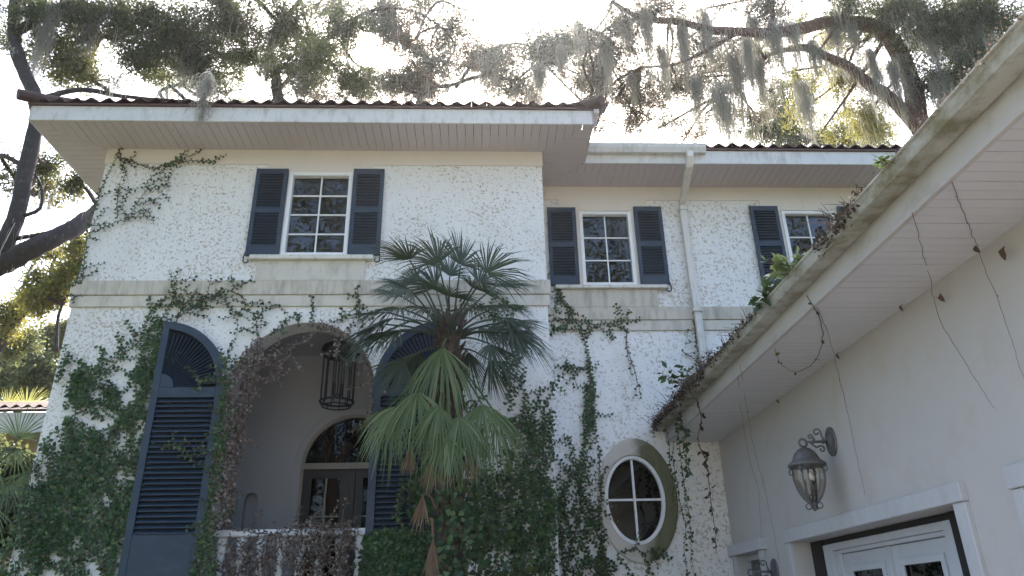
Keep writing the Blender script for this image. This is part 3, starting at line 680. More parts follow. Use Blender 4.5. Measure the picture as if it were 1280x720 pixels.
# dead leaves and mud nests stuck on the garage wall
for (u_, lab, sz) in ((0, 'brown dead leaf stuck high on the garage wall near the right picture edge', .085), (1, 'brown dead leaf stuck on the garage wall below the middle of the soffit joint', .07), (2, 'brown dead leaf hanging on the garage wall left of the middle one', .06), (3, 'dark dead leaf on the soffit joint between the two vine shoots', .05), (4, 'small dark dead leaf on the soffit joint nearest the house', .045), (5, 'curled brown leaf on the soffit joint at the right end', .06)):
    p = [(3.25,3.93,3.58),(3.25,4.60,3.57),(3.25,6.18,3.68),(3.25,5.08,3.69),(3.25,7.64,3.66),(3.23,4.11,3.70)][u_]
    m = MB(); a = random.uniform(-.4, .4); w_ = sz*.33
    pts = [(-.01, 0, sz*.5), (-.03, w_, sz*.15), (-.02, w_*.7, -sz*.25), (-.01, 0, -sz*.55), (-.02, -w_*.8, -sz*.2), (-.035, -w_, sz*.2)]
    m.prism([(p[0]+q[0], p[1]+q[1]*math.cos(a)-q[2]*math.sin(a), p[2]+q[1]*math.sin(a)+q[2]*math.cos(a)) for q in pts], (-.006, 0, 0))
    tagit(m.build('dead_leaf', 'leaf_debris'), lab, 'leaf', 'dead leaves caught under the garage eave')

# ------------------------------------------------------------------ low outbuilding at the far left
ob = thing('outbuilding', 'low tile-roofed outbuilding showing past the ivy at the left edge', 'outbuilding', (-10, 17, 0))
MB().box(-13.5, -6.0, 14.8, 20, 0, 5.2).build('wall', 'tan_wall', ob)
MB().box(-13.6, -6.0, 13.98, 14.02, 4.90, 5.28).build('fascia', 'fascia_paint', ob)
MB().box(-13.6, -6.0, 14.021, 14.799, 4.90, 4.93).build('soffit', 'tan_wall', ob)
MB().prism([(-13.6, 13.95, 5.33), (-13.6, 20, 7.2), (-13.6, 20, 7.1), (-13.6, 13.95, 5.29)], (7.6, 0, 0)).build('roof', 'roof_clay', ob)
for i in range(24): link('roof_tile', tm, 'roof_clay', ob, (-11.0+tw*i, 13.86, 5.33))

# ------------------------------------------------------------------ vines
def vine(name, label, plane, paths, mat='ivy_leaf', size=.05, gap=.035, stem=.006, stem_mat='vine_stem', side=.35, group=None, wid=.42, lift=.02, twigs=0, cat='vine', jit=.02, poly=None, walkers=0, steps=40, dens=1.0, polys=None, extra=0, shape=6):
    """paths: lists of wall points; plane maps (a, b, d) to the world, d metres off the wall"""
    sm = MB(); LP = []; LD = []; LN = []; SZ = []
    nrm = np.array(plane(0, 0, 1)) - np.array(plane(0, 0, 0))
    def run(pts, r0, leafy=1.0):
        m = len(pts)
        if m < 2: return
        sm.tube([plane(a, b, r0+random.uniform(0, lift)) for a, b in pts], [r0*(1-.7*i/m)+.0015 for i in range(m)], 4, False)
        sgn = 1; acc = 0
        for i in range(m-1):
            a = np.array(pts[i]); b = np.array(pts[i+1]); L = np.linalg.norm(b-a)
            if L < 1e-6: continue
            d = (b-a)/L; pn = np.array([-d[1], d[0]])
            while acc < L:
                if random.random() < leafy:
                    q = a+d*acc+pn*sgn*.004; dv = d*random.uniform(.1, .6)+pn*sgn*random.uniform(.6, 1.1)+np.array([0, -.15])
                    o = random.uniform(.008, lift+.012); P0 = np.array(plane(q[0], q[1], o)); P1 = np.array(plane(q[0]+dv[0], q[1]+dv[1], o+random.uniform(-.25, .45)))
                    LP.append(P0); LD.append(P1-P0); LN.append(nrm+np.array([random.gauss(0, .45) for _ in range(3)])); SZ.append(size*random.uniform(.6, 1.25))
                    sgn = -sgn
                acc += gap*random.uniform(.7, 1.3)/dens
            acc -= L
    def jitter(pts, n=5):
        P3 = spline([(a, b, 0) for a, b in pts], n); return [(p.x+random.gauss(0, jit*.4), p.y+random.gauss(0, jit*.4)) for p in P3]
    for p in paths:
        q = jitter(p); run(q, stem)
        for i in range(2, len(q)-1):
            if random.random() < side:
                dx, dy = q[i+1][0]-q[i][0], q[i+1][1]-q[i][1]; l = math.hypot(dx, dy) or 1; s = random.choice((-1, 1)); a = math.atan2(dy, dx)+s*random.uniform(.5, 1.2)
                n = random.randint(2, 6); pts = [q[i]]
                for k in range(n): a += random.gauss(0, .2); pts.append((pts[-1][0]+.055*math.cos(a), pts[-1][1]+.055*math.sin(a)))
                run(pts, stem*.5)
    def inside(x, y, pl):
        c = False; j = len(pl)-1
        for i in range(len(pl)):
            if (pl[i][1] > y) != (pl[j][1] > y) and x < (pl[j][0]-pl[i][0])*(y-pl[i][1])/(pl[j][1]-pl[i][1])+pl[i][0]: c = not c
            j = i
        return c
    for pl, nw in (polys or []):
        xs = [p[0] for p in pl]; ys = [p[1] for p in pl]; k = 0; tries = 0
        while k < nw and tries < nw*40:
            tries += 1; x = random.uniform(min(xs), max(xs)); y = random.uniform(min(ys), max(ys))
            if not inside(x, y, pl): continue
            a = math.pi/2+random.gauss(0, .7) if not twigs else random.uniform(-2.2, -.9); pts = [(x, y)]
            for s in range(random.randint(steps//3, steps)):
                a += random.gauss(0, .28) + (.06*(math.pi/2-a) if not twigs else 0); x += .04*math.cos(a); y += .04*math.sin(a)
                if not inside(x, y, pl): break
                pts.append((x, y))
            if len(pts) > 2: run(pts, stem*.6); k += 1
    A_ = np.array(LP); c = A_.mean(0); zmin = A_[:, 2].min()
    t = thing(name, label, cat, (float(c[0]), float(c[1]), max(0, float(zmin))), group)
    so_ = sm.build('stem', stem_mat, t); so_['kind'] = 'stuff'
    leaves('leaf_cover', LP, LD, LN, np.array(SZ), mat, t, wid, shape=shape)
    return t
onA = lambda a, b, d: (a, YA-.03-d, b)
onB = lambda a, b, d: (a, YB-.03-d, b)
onG = lambda a, b, d: (GX-.01-d, a, b)
onAs = lambda a, b, d: (a, YA-.115-d, b)
# big ivy mass at the left
vine('ivy', 'dense dark green ivy covering the left wall corner beside the arched shutter', onA,
     [[(-4.86,3.53),(-4.88,4.12),(-4.69,4.53),(-4.39,4.84),(-4.21,5.22),(-4.09,5.45)], [(-4.65,4.42),(-4.50,4.63),(-4.21,4.95),(-3.97,5.34),(-3.88,5.41)], [(-4.11,3.53),(-4.22,4.32),(-4.22,4.74),(-4.10,5.17)], [(-4.11,4.42),(-4.07,4.73),(-4.00,5.00),(-3.99,5.17)], [(-5.16,4.33),(-5.15,4.51),(-5.05,4.69)], [(-4.74,3.92),(-4.92,4.12),(-4.84,4.43)], [(-3.97,4.73),(-3.99,4.58),(-3.96,4.11)], [(-4.40,4.12),(-4.73,4.32),(-4.97,4.34)], [(-4.26,3.92),(-4.58,4.07),(-4.78,4.04)], [(-4.99,4.43),(-4.72,4.51),(-4.66,4.74)]],
     size=.047, gap=.03, side=.6, polys=[([(-5.40,1.96),(-5.31,2.81),(-5.26,3.26),(-5.16,3.68),(-4.93,3.92),(-4.51,3.72),(-4.25,4.11),(-4.14,4.42),(-4.04,4.84),(-3.93,4.42),(-3.89,3.72),(-3.88,3.15),(-3.94,2.78),(-3.82,1.93)], 150), ([(-5.02,3.92),(-5.04,4.43),(-4.88,4.61),(-4.67,4.51),(-4.40,4.22),(-4.24,4.58),(-4.12,5.00),(-3.99,4.84),(-3.92,3.91),(-4.34,3.82),(-4.73,3.87)], 45), ([(-5.40,1.96),(-5.27,2.80),(-5.17,3.16),(-3.98,3.15),(-3.84,1.93)], 55), ([(-3.92,2.35),(-3.78,2.54),(-3.51,2.53),(-3.63,1.92),(-3.89,1.93)], 25)], steps=34)
vine('ivy', 'narrow green ivy strip growing between the left arched shutter and the porch arch', onAs, [[(-3.00,1.91),(-3.07,2.77),(-3.12,3.51),(-3.12,4.11),(-3.14,4.41),(-3.12,4.62)], [(-3.10,1.91),(-3.11,2.68),(-3.11,3.23),(-3.11,3.71)]],
     size=.042, gap=.032, side=.8, polys=[([(-3.24,1.92),(-3.13,2.68),(-3.13,3.14),(-3.12,3.51),(-3.14,4.11),(-3.07,4.31),(-2.98,3.51),(-2.98,2.77),(-2.88,1.91)], 60)], steps=25)
vine('ivy', 'small ivy sprig creeping over the left arched shutter louvers', onAs, [[(-3.76,3.50),(-3.58,3.52),(-3.44,3.56)], [(-3.46,4.31),(-3.41,4.33),(-3.34,4.29)], [(-3.39,3.49),(-3.26,3.47),(-3.22,3.42)]], size=.045, gap=.04, side=.4)
# middle ivy behind the palm
vine('ivy', 'broad dark green ivy mass on the wall between the palm and the oval window', onA,
     [[(0.40,3.47),(0.56,3.97),(0.52,4.39)], [(0.79,3.47),(0.79,3.87),(0.92,4.17),(0.91,4.28)], [(0.11,3.09),(0.01,3.67),(-0.09,4.08)], [(0.32,4.28),(0.53,4.82),(0.44,5.21),(0.60,5.32)], [(0.43,5.04),(0.23,5.15),(0.02,5.38)]],
     size=.047, gap=.03, side=.6, polys=[([(-0.49,1.86),(-0.48,2.73),(-0.23,3.10),(0.21,3.33),(0.41,3.87),(0.70,4.07),(0.94,4.07),(0.91,3.08),(0.85,1.84)], 110), ([(-0.53,1.87),(-0.51,2.92),(0.01,3.19),(0.90,3.18),(0.84,1.84)], 34), ([(0.21,4.08),(0.32,4.60),(0.59,4.93),(0.52,4.28),(0.41,3.87)], 10), ([(.62, 1.5), (.905, 1.5), (.905, 3.0), (.8, 3.3)], 26)], steps=30)
vine('ivy', 'green ivy blanket over the lower panel of the right arched shutter', onAs, [[(-1.25,1.88),(-1.18,2.30),(-1.10,2.56)], [(-0.89,1.87),(-0.82,2.30),(-0.93,2.74),(-0.89,3.11)]], size=.05, gap=.03, side=.6,
     polys=[([(-1.35,1.88),(-1.33,2.46),(-0.92,2.54),(-0.55,2.51),(-0.49,1.86)], 210), ([(-0.87,2.52),(-0.80,3.11),(-0.57,3.48),(-0.50,2.51)], 45)], steps=20)
vine('ivy', 'tall leafy ivy column climbing the recessed wall left of the oval window', onB,
     [[(1.01,1.86),(1.16,2.33),(1.32,2.83),(1.32,3.34),(1.47,3.88),(1.55,4.33),(1.55,4.85),(1.50,5.27),(1.36,5.59),(1.22,5.84),(1.15,6.01)], [(1.54,4.10),(1.57,4.67),(1.55,5.03)], [(1.42,2.82),(1.35,3.24),(1.48,3.66)], [(1.55,5.21),(1.70,5.42),(1.94,5.45),(2.12,5.52),(2.21,5.65)], [(1.52,5.34),(1.23,5.37),(1.04,5.40)], [(1.51,5.46),(1.28,5.52),(1.06,5.50)], [(1.44,5.59),(1.31,5.67),(1.20,5.90)], [(1.48,2.04),(1.57,2.33),(1.48,2.62),(1.35,2.83),(1.31,3.24),(1.26,3.66),(1.19,3.83)], [(1.07,2.05),(1.05,2.73),(1.16,3.13),(1.25,3.34)], [(1.55,4.79),(1.28,4.77),(1.04,4.82)], [(1.54,4.76),(1.35,4.73),(1.20,4.76)]],
     size=.043, gap=.030, side=.35, polys=[([(0.91,1.87),(0.97,3.24),(1.25,3.55),(1.36,3.03),(1.48,3.66),(1.56,3.66),(1.50,2.82),(1.62,2.62),(1.65,2.33),(1.50,1.85)], 40), ([(1.37,3.66),(1.48,4.67),(1.62,4.67),(1.59,3.66)], 22), ([(1.01,1.86),(1.24,2.33),(1.75,2.23),(1.77,1.85)], 16)], steps=22)
vine('ivy', 'thin ivy trail hanging over the lower rim of the oval window', onB, [[(1.59,3.66),(1.61,3.23),(1.55,2.62)], [(1.69,3.39),(1.58,3.03),(1.57,2.33),(1.62,1.95)], [(1.81,2.32),(2.06,2.32),(2.16,2.03)], [(2.06,2.27),(2.22,2.32),(2.27,2.12)], [(1.75,2.28),(1.89,2.08),(1.84,1.89)]], size=.04, gap=.035, side=.4, lift=.06)
vine('ivy', 'sparse climbing ivy shoots on the upper left wall corner under the eave', onA,
     [[(-5.17,5.71),(-5.21,6.09),(-5.25,6.45),(-5.23,6.76),(-5.20,7.14),(-5.11,7.54),(-5.08,7.78)], [(-5.26,6.42),(-5.11,6.45),(-4.97,6.54),(-4.77,6.64),(-4.69,6.85),(-4.59,7.08),(-4.50,7.21),(-4.35,7.32)], [(-5.26,6.54),(-5.12,6.52),(-5.03,6.57)], [(-5.07,7.60),(-4.83,7.54),(-4.54,7.43),(-4.34,7.54),(-4.02,7.68),(-3.96,7.78)], [(-4.54,7.43),(-4.28,7.53),(-4.01,7.57),(-3.74,7.53),(-3.71,7.64)], [(-5.09,7.74),(-4.95,7.40),(-5.05,7.54)], [(-4.90,6.64),(-4.97,7.01),(-4.97,7.08),(-4.70,7.11)], [(-4.69,6.85),(-4.50,6.93),(-4.35,6.95)], [(-4.73,6.70),(-4.58,6.76),(-4.48,6.80)], [(-4.77,6.62),(-4.62,6.66),(-4.49,6.67)], [(-4.59,7.08),(-4.43,7.15),(-4.30,7.15)], [(-5.16,5.71),(-5.26,5.68),(-5.35,5.64)], [(-5.22,5.74),(-5.08,5.79),(-5.00,5.89)], [(-5.26,6.33),(-5.14,6.33),(-5.05,6.30)], [(-5.20,7.14),(-5.21,6.95),(-5.24,6.72)], [(-4.34,7.54),(-4.42,7.41),(-4.57,7.28),(-4.64,7.08)], [(-5.25,5.64),(-5.23,5.79),(-5.19,5.97)]],
     size=.038, gap=.036, side=.10)
vine('ivy', 'ivy tangle crossing the string course above the left arched shutter', onA,
     [[(-3.86,5.11),(-3.83,5.28),(-3.73,5.41),(-3.48,5.46),(-3.23,5.55),(-3.22,5.68),(-3.26,5.75)], [(-3.85,5.17),(-3.71,5.30),(-3.57,5.39),(-3.27,5.44)], [(-3.23,5.55),(-3.07,5.45),(-3.01,5.28),(-2.88,5.19),(-2.84,5.03),(-2.79,4.89)], [(-3.87,5.34),(-3.96,5.56),(-4.00,5.65)], [(-3.29,5.44),(-3.20,5.30),(-3.09,5.21),(-2.93,5.14)], [(-2.88,5.14),(-2.74,5.28),(-2.61,5.35)], [(-2.84,5.03),(-2.69,5.11)], [(-2.80,4.94),(-2.96,5.00),(-3.06,5.02)], [(-3.22,5.59),(-3.09,5.64),(-2.97,5.73)], [(-3.29,5.57),(-3.44,5.55)], [(-3.83,5.26),(-3.61,5.32),(-3.49,5.30)], [(-3.73,5.41),(-3.69,5.55),(-3.55,5.44)], [(-3.16,4.62),(-3.13,4.75),(-3.12,4.86)], [(-5.29,5.49),(-5.19,5.49),(-5.12,5.48)]],
     size=.040, gap=.038, side=.22, lift=.05)
vine('ivy', 'short ivy shoots growing up from the top of the porch arch', onA, [[(-2.31,5.07),(-2.35,5.22),(-2.38,5.25)], [(-2.15,5.11),(-2.16,5.33),(-2.19,5.48)], [(-1.89,5.10),(-1.75,5.18),(-1.65,5.27)], [(-1.61,5.33),(-1.54,5.16),(-1.48,5.03)], [(-1.60,5.62),(-1.58,5.38),(-1.55,5.22)], [(-2.65,4.94),(-2.54,5.07),(-2.45,5.14)]], size=.045, gap=.035, side=.2)
vine('ivy', 'thin bare vine with few leaves hanging down the recessed wall below the downspout', onB, [[(2.13,5.33),(2.12,5.03),(2.22,4.67),(2.25,4.32)], [(3.16,5.52),(3.16,5.14),(3.17,4.90)], [(3.15,5.58),(3.13,5.27),(3.13,5.02)], [(2.89,5.02),(3.11,4.90),(3.23,4.96)]], size=.04, gap=.09, side=.3)
# dried vines round the arch and on the balustrade
onD = lambda a, b, d: (a, YA-.03-d*2.2, b)
vine('dead_vine', 'dry brown vine mat hanging down the left jamb of the porch arch', onD, [[(-2.74,4.89),(-2.91,4.73),(-2.99,4.46),(-2.99,4.10),(-2.95,3.51),(-2.88,2.77)], [(-2.85,4.73),(-2.87,4.31),(-2.87,3.90)], [(-2.82,4.81),(-2.73,4.62),(-2.78,4.31),(-2.73,4.10)]], mat='dry_leaf', size=.034, gap=.035, side=.7, twigs=1, stem=.008, stem_mat='dry_twig', lift=.05,
     polys=[([(-2.79,4.89),(-2.68,4.73),(-2.77,4.41),(-2.77,4.10),(-2.78,3.70),(-2.82,3.13),(-2.80,2.55),(-3.07,2.55),(-3.08,3.14),(-3.05,3.71),(-3.11,4.31),(-3.01,4.62)], 150)], steps=16)
vine('dead_vine', 'thick tangle of dry brown vines covering the porch balustrade', lambda a, b, d: (a, 9.03-d*3, b), [[(-2.84,2.57),(-2.38,2.51),(-1.84,2.58),(-1.37,2.50)], [(-2.72,2.33),(-2.19,2.48),(-1.63,2.31),(-1.41,2.39)], [(-2.20,2.54),(-1.98,2.62),(-1.75,2.56),(-1.48,2.64)]], mat='dry_leaf', size=.034, gap=.035, side=.9, twigs=1, stem=.007, stem_mat='dry_twig', lift=.06,
     polys=[([(-2.88,2.52),(-2.48,2.59),(-2.03,2.62),(-1.85,2.66),(-1.47,2.60),(-1.45,2.31),(-1.42,1.88),(-3.00,1.91),(-2.94,2.33)], 150)], steps=14)
vine('dead_vine', 'dry leaf garland trailing across the top of the porch arch', onD, [[(-2.89,4.60),(-2.66,4.62),(-2.52,4.65),(-2.33,4.77),(-2.18,4.85),(-2.06,4.96),(-2.00,5.05)], [(-2.72,4.67),(-2.60,4.49),(-2.53,4.30)], [(-2.20,5.07),(-2.00,5.03),(-1.79,4.94),(-1.57,4.76),(-1.43,4.59)], [(-2.05,5.05),(-1.89,5.03),(-1.63,4.85),(-1.46,4.63),(-1.36,4.40)], [(-2.31,4.83),(-2.37,4.67),(-2.48,4.49),(-2.43,4.36)], [(-1.83,4.88),(-1.77,4.78),(-1.79,4.64)], [(-1.62,4.81),(-1.56,4.67),(-1.58,4.56)], [(-1.36,4.40),(-1.32,4.09),(-1.33,3.69)]], mat='dry_leaf', size=.034, gap=.028, side=.35, stem_mat='dry_twig', lift=.06)
# hanging bare tendrils under the garage eave
def tendril(label, pts, leafy=0, r=.0021, mat='ivy_leaf', lsz=.04, grp='bare vine tendrils hanging under the garage eave'):
    t = thing('tendril', label, 'vine', pts[0], grp); P3 = spline(pts, 8)
    for p in P3[1:]: p += Vector([random.gauss(0, .003) for _ in range(3)])
    o = MB().tube(P3, [r*(1-.5*i/len(P3)) for i in range(len(P3))], 5).build('stem', 'vine_stem', t)
    n = max(4, int(leafy*len(P3))); ids = rng.integers(1, len(P3)-1, n); Pn = np.array([P3[i] for i in ids])+rng.normal(0, .006, (n, 3)); D = rng.normal(0, 1, (n, 3)); D[:, 2] -= .8
    leaves('leaf', Pn, D, rng.normal(0, 1, (n, 3)), lsz*rng.uniform(.5, 1.2, n)*(1 if leafy else .35), mat, t, .35)
tendril('long bare tendril down the garage wall, ending below its middle', [(2.52,3.64,3.70),(2.83,4.09,3.70),(3.17,4.58,3.70),(3.25,4.71,3.45),(3.25,4.60,3.14),(3.25,4.51,2.92),(3.25,4.43,2.73)])
tendril('long bare tendril at the right picture edge, running down from the soffit', [(2.56,3.31,3.70),(2.86,3.68,3.70),(3.11,3.98,3.70),(3.25,4.15,3.61),(3.25,4.12,3.29),(3.25,4.11,3.00),(3.25,4.11,2.75)])
tendril('thin tendril on the garage wall just right of the wall lantern', [(2.58,5.10,3.70),(2.94,5.71,3.70),(3.25,6.28,3.52),(3.25,6.26,3.15),(3.25,6.26,2.80),(3.25,6.26,2.48)])
tendril('curling tendril with small green leaves looped below the gutter', [(2.40,4.86,3.70),(2.71,5.35,3.70),(2.97,5.91,3.70),(3.12,6.47,3.70),(3.06,6.72,3.70),(2.81,6.46,3.70),(2.59,6.01,3.70)], .25, .004, 'ivy_leaf_bright')
tendril('pair-forming tendril nearer the house, reaching down toward the small window', [(2.43,6.46,3.70),(2.90,7.72,3.70),(3.25,8.61,3.36),(3.25,8.48,2.88),(3.25,8.41,2.48),(3.25,8.39,1.98)])
tendril('thinnest tendril at the soffit end, dangling in front of the house corner', [(2.53,6.83,3.70),(2.96,8.06,3.70),(3.25,8.81,3.30),(3.25,8.69,2.82),(3.25,8.86,2.22)])
# leafy strands dangling from the gutter end
T0 = [(2.40,7.28,3.80),(2.40,7.88,3.84),(2.40,7.57,3.82),(2.40,8.53,3.83)]
def strand(label, top, length, leafy, mat, lsz, r=.004, dx=.02):
    pts = [(top[0], top[1], top[2])]
    for k in range(1, 8): pts.append((top[0]+random.gauss(0, dx)+.004*k, top[1]+random.gauss(0, dx), top[2]-length*k/7))
    tendril(label, pts, leafy, r, mat, lsz, 'leafy strands dangling from the gutter end')
strand('longest leafy strand dangling from the gutter end beside the oval window', (2.52, 9.2, 3.84), 2.3, 2.2, 'ivy_leaf_bright', .055)
strand('short dense strand of dark leaves under the gutter end', (2.50, 8.9, 3.85), .75, 1.6, 'ivy_leaf', .075)
strand('reddish brown dead strand under the gutter end', (2.52, 8.25, 3.86), 1.7, .9, 'dead_brown_leaf', .07, .007)
strand('thin pale green strand at the very end of the gutter', (2.44, 9.5, 3.85), 1.2, .9, 'ivy_leaf_bright', .05)
strand('strand of small yellow-green leaves brushing the wall under the gutter end', (2.6, 9.75, 3.7), 1.9, 1.6, 'ivy_leaf_bright', .05)

# litter caught in the gutter, and plants growing from it
def litter(label, y0, y1, n, h, mat='dead_brown_leaf', x=2.46, k=1.0):
    t = thing('leaf_litter', label, 'leaf litter', (x, (y0+y1)/2, 3.95), 'dead leaf litter along the garage gutter'); m = MB()
    yy = rng.uniform(y0, y1, n); hump = .35+.65*np.abs(np.sin(yy*2.3)*np.sin(yy*5.1+1)); over = rng.random(n) < .18; P = np.stack([np.where(over, x-.10+rng.normal(0, .012, n), x+rng.normal(0, .045, n)), yy, np.where(over, 3.95-np.abs(rng.normal(0, h*.7, n)), 3.94+np.abs(rng.normal(0, h, n))*hump)], 1)
    leaves('dead_leaves', P, rng.normal(0, 1, (n, 3))+np.array([0, 0, .1]), rng.normal(0, 1, (n, 3)), k*rng.uniform(.018, .045, n), mat, t, .28)
    for i in range(n//14):
        p = Vector(P[rng.integers(0, n)]); d = Vector(rng.normal(0, 1, 3)); d.z = abs(d.z)*.8; d.normalize(); l = k*random.uniform(.06, .22)
        m.tube([p, p+d*l*.5+Vector((0, 0, .015)), p+d*l], [.004*k, .003*k, .0015*k], 4, False)
    o = m.build('dry_twigs', 'dry_twig', t); o['kind'] = 'stuff'
litter('dark tangle of dead leaves and twigs on the gutter end above the oval window', 7.4, 9.9, 4200, .085)
litter('thin line of dead leaves along the gutter below the leafy sprout', 5.6, 7.6, 1600, .03)
litter('heap of dark twigs and leaves in the gutter in front of the third upstairs window', 3.9, 4.55, 1000, .075)
litter('grey dry litter along the upper right run of the gutter', 1.4, 3.6, 1500, .03, 'dry_leaf', 2.44, .5)
def sprout(label, base, n, hgt, mat, sz, spread):
    t = thing('seedling', label, 'plant', base, 'seedlings sprouting from the garage gutter'); m = MB(); P = []; D = []
    for i in range(n):
        a = random.uniform(0, 6.28); l = random.uniform(.6, 1)*hgt; e = Vector(base)+Vector((math.cos(a)*spread*random.random(), math.sin(a)*spread*random.random(), l))
        pts = spline([base, Vector(base).lerp(e, .5)+Vector((0, 0, .03)), e], 4); m.tube(pts, .003, 4, False)
        for k in range(9):
            q = pts[random.randint(2, len(pts)-1)]; P.append(q+Vector([random.gauss(0, .012) for _ in range(3)])); D.append((math.cos(a)+random.gauss(0, .8), math.sin(a)+random.gauss(0, .8), random.gauss(-.1, .4)))
    m.build('stem', 'vine_stem', t); n = len(P)
    leaves('leaf', P, D, rng.normal(0, .5, (n, 3))+np.array([0, 0, 1]), rng.uniform(.6, 1.2, n)*sz, mat, t, .26)
sprout('bright green seedling growing from the gutter below the third upstairs window', (2.42, 5.05, 3.93), 16, .17, 'seedling_leaf', .085, .22)
sprout('dark blue-green leafy sprig in the gutter left of the bright seedling', (2.40, 5.55, 3.92), 9, .12, 'ivy_leaf', .12, .22)
sprout('sparse seedling leaning from the gutter end near the downspout', (2.38, 8.2, 3.95), 9, .30, 'ivy_leaf', .10, .28)
sprout('small green sprig on the gutter in front of the far tiled eave', (2.40, 3.55, 3.95), 4, .06, 'ivy_leaf_bright', .05, .09)

# ------------------------------------------------------------------ the palm in front of the wall
def frond(parent, c0, hub, axis, spread, L, mat, nseg=34, droop=.12, tiltn=None, pet=.011, name='frond', fold=.35):
    """fan leaf: curved petiole from crown to hub, then narrow folded segments"""
    c0, hub, ax = Vector(c0), Vector(hub), Vector(axis).normalized()
    view = Vector(tiltn) if tiltn else Vector((0, -1, .2))
    lat = ax.cross(view)
    if lat.length < .05: lat = ax.cross(Vector((1, 0, 0)))
    lat.normalize(); nm = lat.cross(ax).normalized()
    V = []; F = []; vv = []
    P3 = spline([c0, c0.lerp(hub, .5)+Vector((0, 0, .06)), hub], 4)
    mb = MB(); mb.tube(P3, [pet*1.3-(pet*.5)*i/len(P3) for i in range(len(P3))], 5, False)
    V += mb.v; F += mb.f; vv += [.55]*len(mb.f)
    sp = R(spread)
    for i in range(nseg):
        t = -1+2*(i+.5)/nseg; th = t*sp + random.gauss(0, .02)
        d = ax*math.cos(th)+lat*math.sin(th); pl = (-ax*math.sin(th)+lat*math.cos(th))
        l = L*(1-.22*t*t)*random.uniform(.88, 1.06); cup = .16*abs(math.sin(th)); dr = droop*random.uniform(.6, 1.5); bend = random.gauss(0, .05)
        b = len(V); rv = random.random()*.8+.1
        for (s, w) in ((.03, .003), (.35, .0080), (.65, .0072), (1.0, .0012)):
            c = hub+d*(l*s)+nm*(cup*l*s*.5-.25*dr*l*s*s)+Vector((0, 0, -dr*l*s*s*s))+pl*(bend*l*s*s)
            V += [tuple(c-pl*w), tuple(c-nm*w*fold*2), tuple(c+pl*w)]
        for k in range(3):
            for j in range(2): F.append((b+k*3+j, b+k*3+j+1, b+k*3+j+4, b+k*3+j+3)); vv.append(rv)
    o = hub; F4 = [f if len(f) == 4 else f for f in F]
    me = np_mesh(name, np.array(V)-np.array(o), np.array(F4), vv)
    return link(name, me, mat, parent, tuple(o))
PC = [(-0.33,7.90,4.48)][0]
palm = thing('fan_palm', 'fan palm with spiky dark crown and a skirt of drooping bright green fronds', 'palm', (PC[0]+.03, 7.95, 0))
tp = spline([(PC[0]+.08, 8.0, 0), (PC[0]+.05, 8.0, 1.8), (PC[0]+.03, 7.98, 3.2), (PC[0], 7.9, PC[2]-.1), (PC[0], 7.9, PC[2]+.15)], 8)
MB().tube(tp, [.14]*10+[.135]*8+[.14]*6+[.11]*4+[.07]*(len(tp)-28), 14).build('trunk', 'palm_fibre', palm, True)
m = MB()
for i in range(120):                              # old leaf boots
    t = i/120; p = tp[min(len(tp)-1, int(t*len(tp)))]; a = i*2.4; d = Vector((math.cos(a), math.sin(a), 0)); l = random.uniform(.08, .2)
    b = p+d*.115+Vector((0, 0, random.uniform(0, .15))); m.tube([b, b+d*.05+Vector((0, 0, l*.6)), b+d*.09+Vector((0, 0, l))], [.03, .022, .008], 5)
m.build('leaf_boots', 'palm_fibre', palm)['kind'] = 'stuff'
up = [  # hub of the fan, tip direction
 [(0.16,8.10,4.81),(0.57,7.90,4.68)], [(-1.06,7.80,4.63),(-1.41,7.60,4.45)], [(0.27,7.80,4.53),(0.62,7.50,4.25)], [(-0.98,7.50,4.65),(-1.32,7.30,4.56)], [(0.13,8.40,4.83),(0.55,8.30,4.65)], [(0.33,8.20,4.66),(0.70,7.90,4.38)], [(-1.00,7.60,4.46),(-1.34,7.50,4.28)], [(0.38,8.00,4.73),(0.77,7.70,4.53)],
 [(-0.78,7.50,5.29),(-0.99,7.20,5.39)], [(-0.46,7.60,5.29),(-0.67,7.50,5.63)], [(-0.21,7.70,5.32),(-0.19,7.70,5.76)], [(0.09,7.70,5.21),(0.44,7.60,5.60)], [(-0.36,8.30,5.46),(-0.39,8.40,6.02)], [(-0.54,8.50,5.39),(-0.92,8.70,5.82)], [(-0.00,8.40,5.40),(0.23,8.60,5.77)],
 [(-0.75,7.40,4.88),(-1.07,7.00,4.83)], [(-0.87,7.90,5.00),(-1.39,7.80,5.23)], [(-0.87,7.60,4.75),(-1.30,7.40,4.60)], [(-0.97,7.90,4.74),(-1.39,7.90,4.63)], [(-0.85,7.50,4.45),(-1.15,7.30,4.20)], [(-0.78,8.40,5.43),(-1.23,8.70,5.71)],
 [(0.21,8.20,5.28),(0.53,8.30,5.39)], [(0.17,7.50,4.70),(0.53,7.30,4.71)], [(0.27,7.90,4.74),(0.75,7.90,4.67)], [(0.38,7.80,4.56),(0.81,7.70,4.26)], [(0.26,8.30,4.72),(0.59,8.40,4.55)], [(0.12,7.60,4.32),(0.35,7.40,3.89)],
 [(-0.07,7.20,4.81),(0.10,6.80,4.77)], [(-0.32,7.10,4.67),(-0.35,6.70,4.67)], [(-0.76,8.40,4.92),(-1.17,8.60,4.87)], [(0.02,8.50,4.85),(0.32,8.70,4.71)], [(-0.07,7.20,4.58),(0.05,6.80,4.44)], [(-0.49,7.20,4.58),(-0.62,6.80,4.42)]]
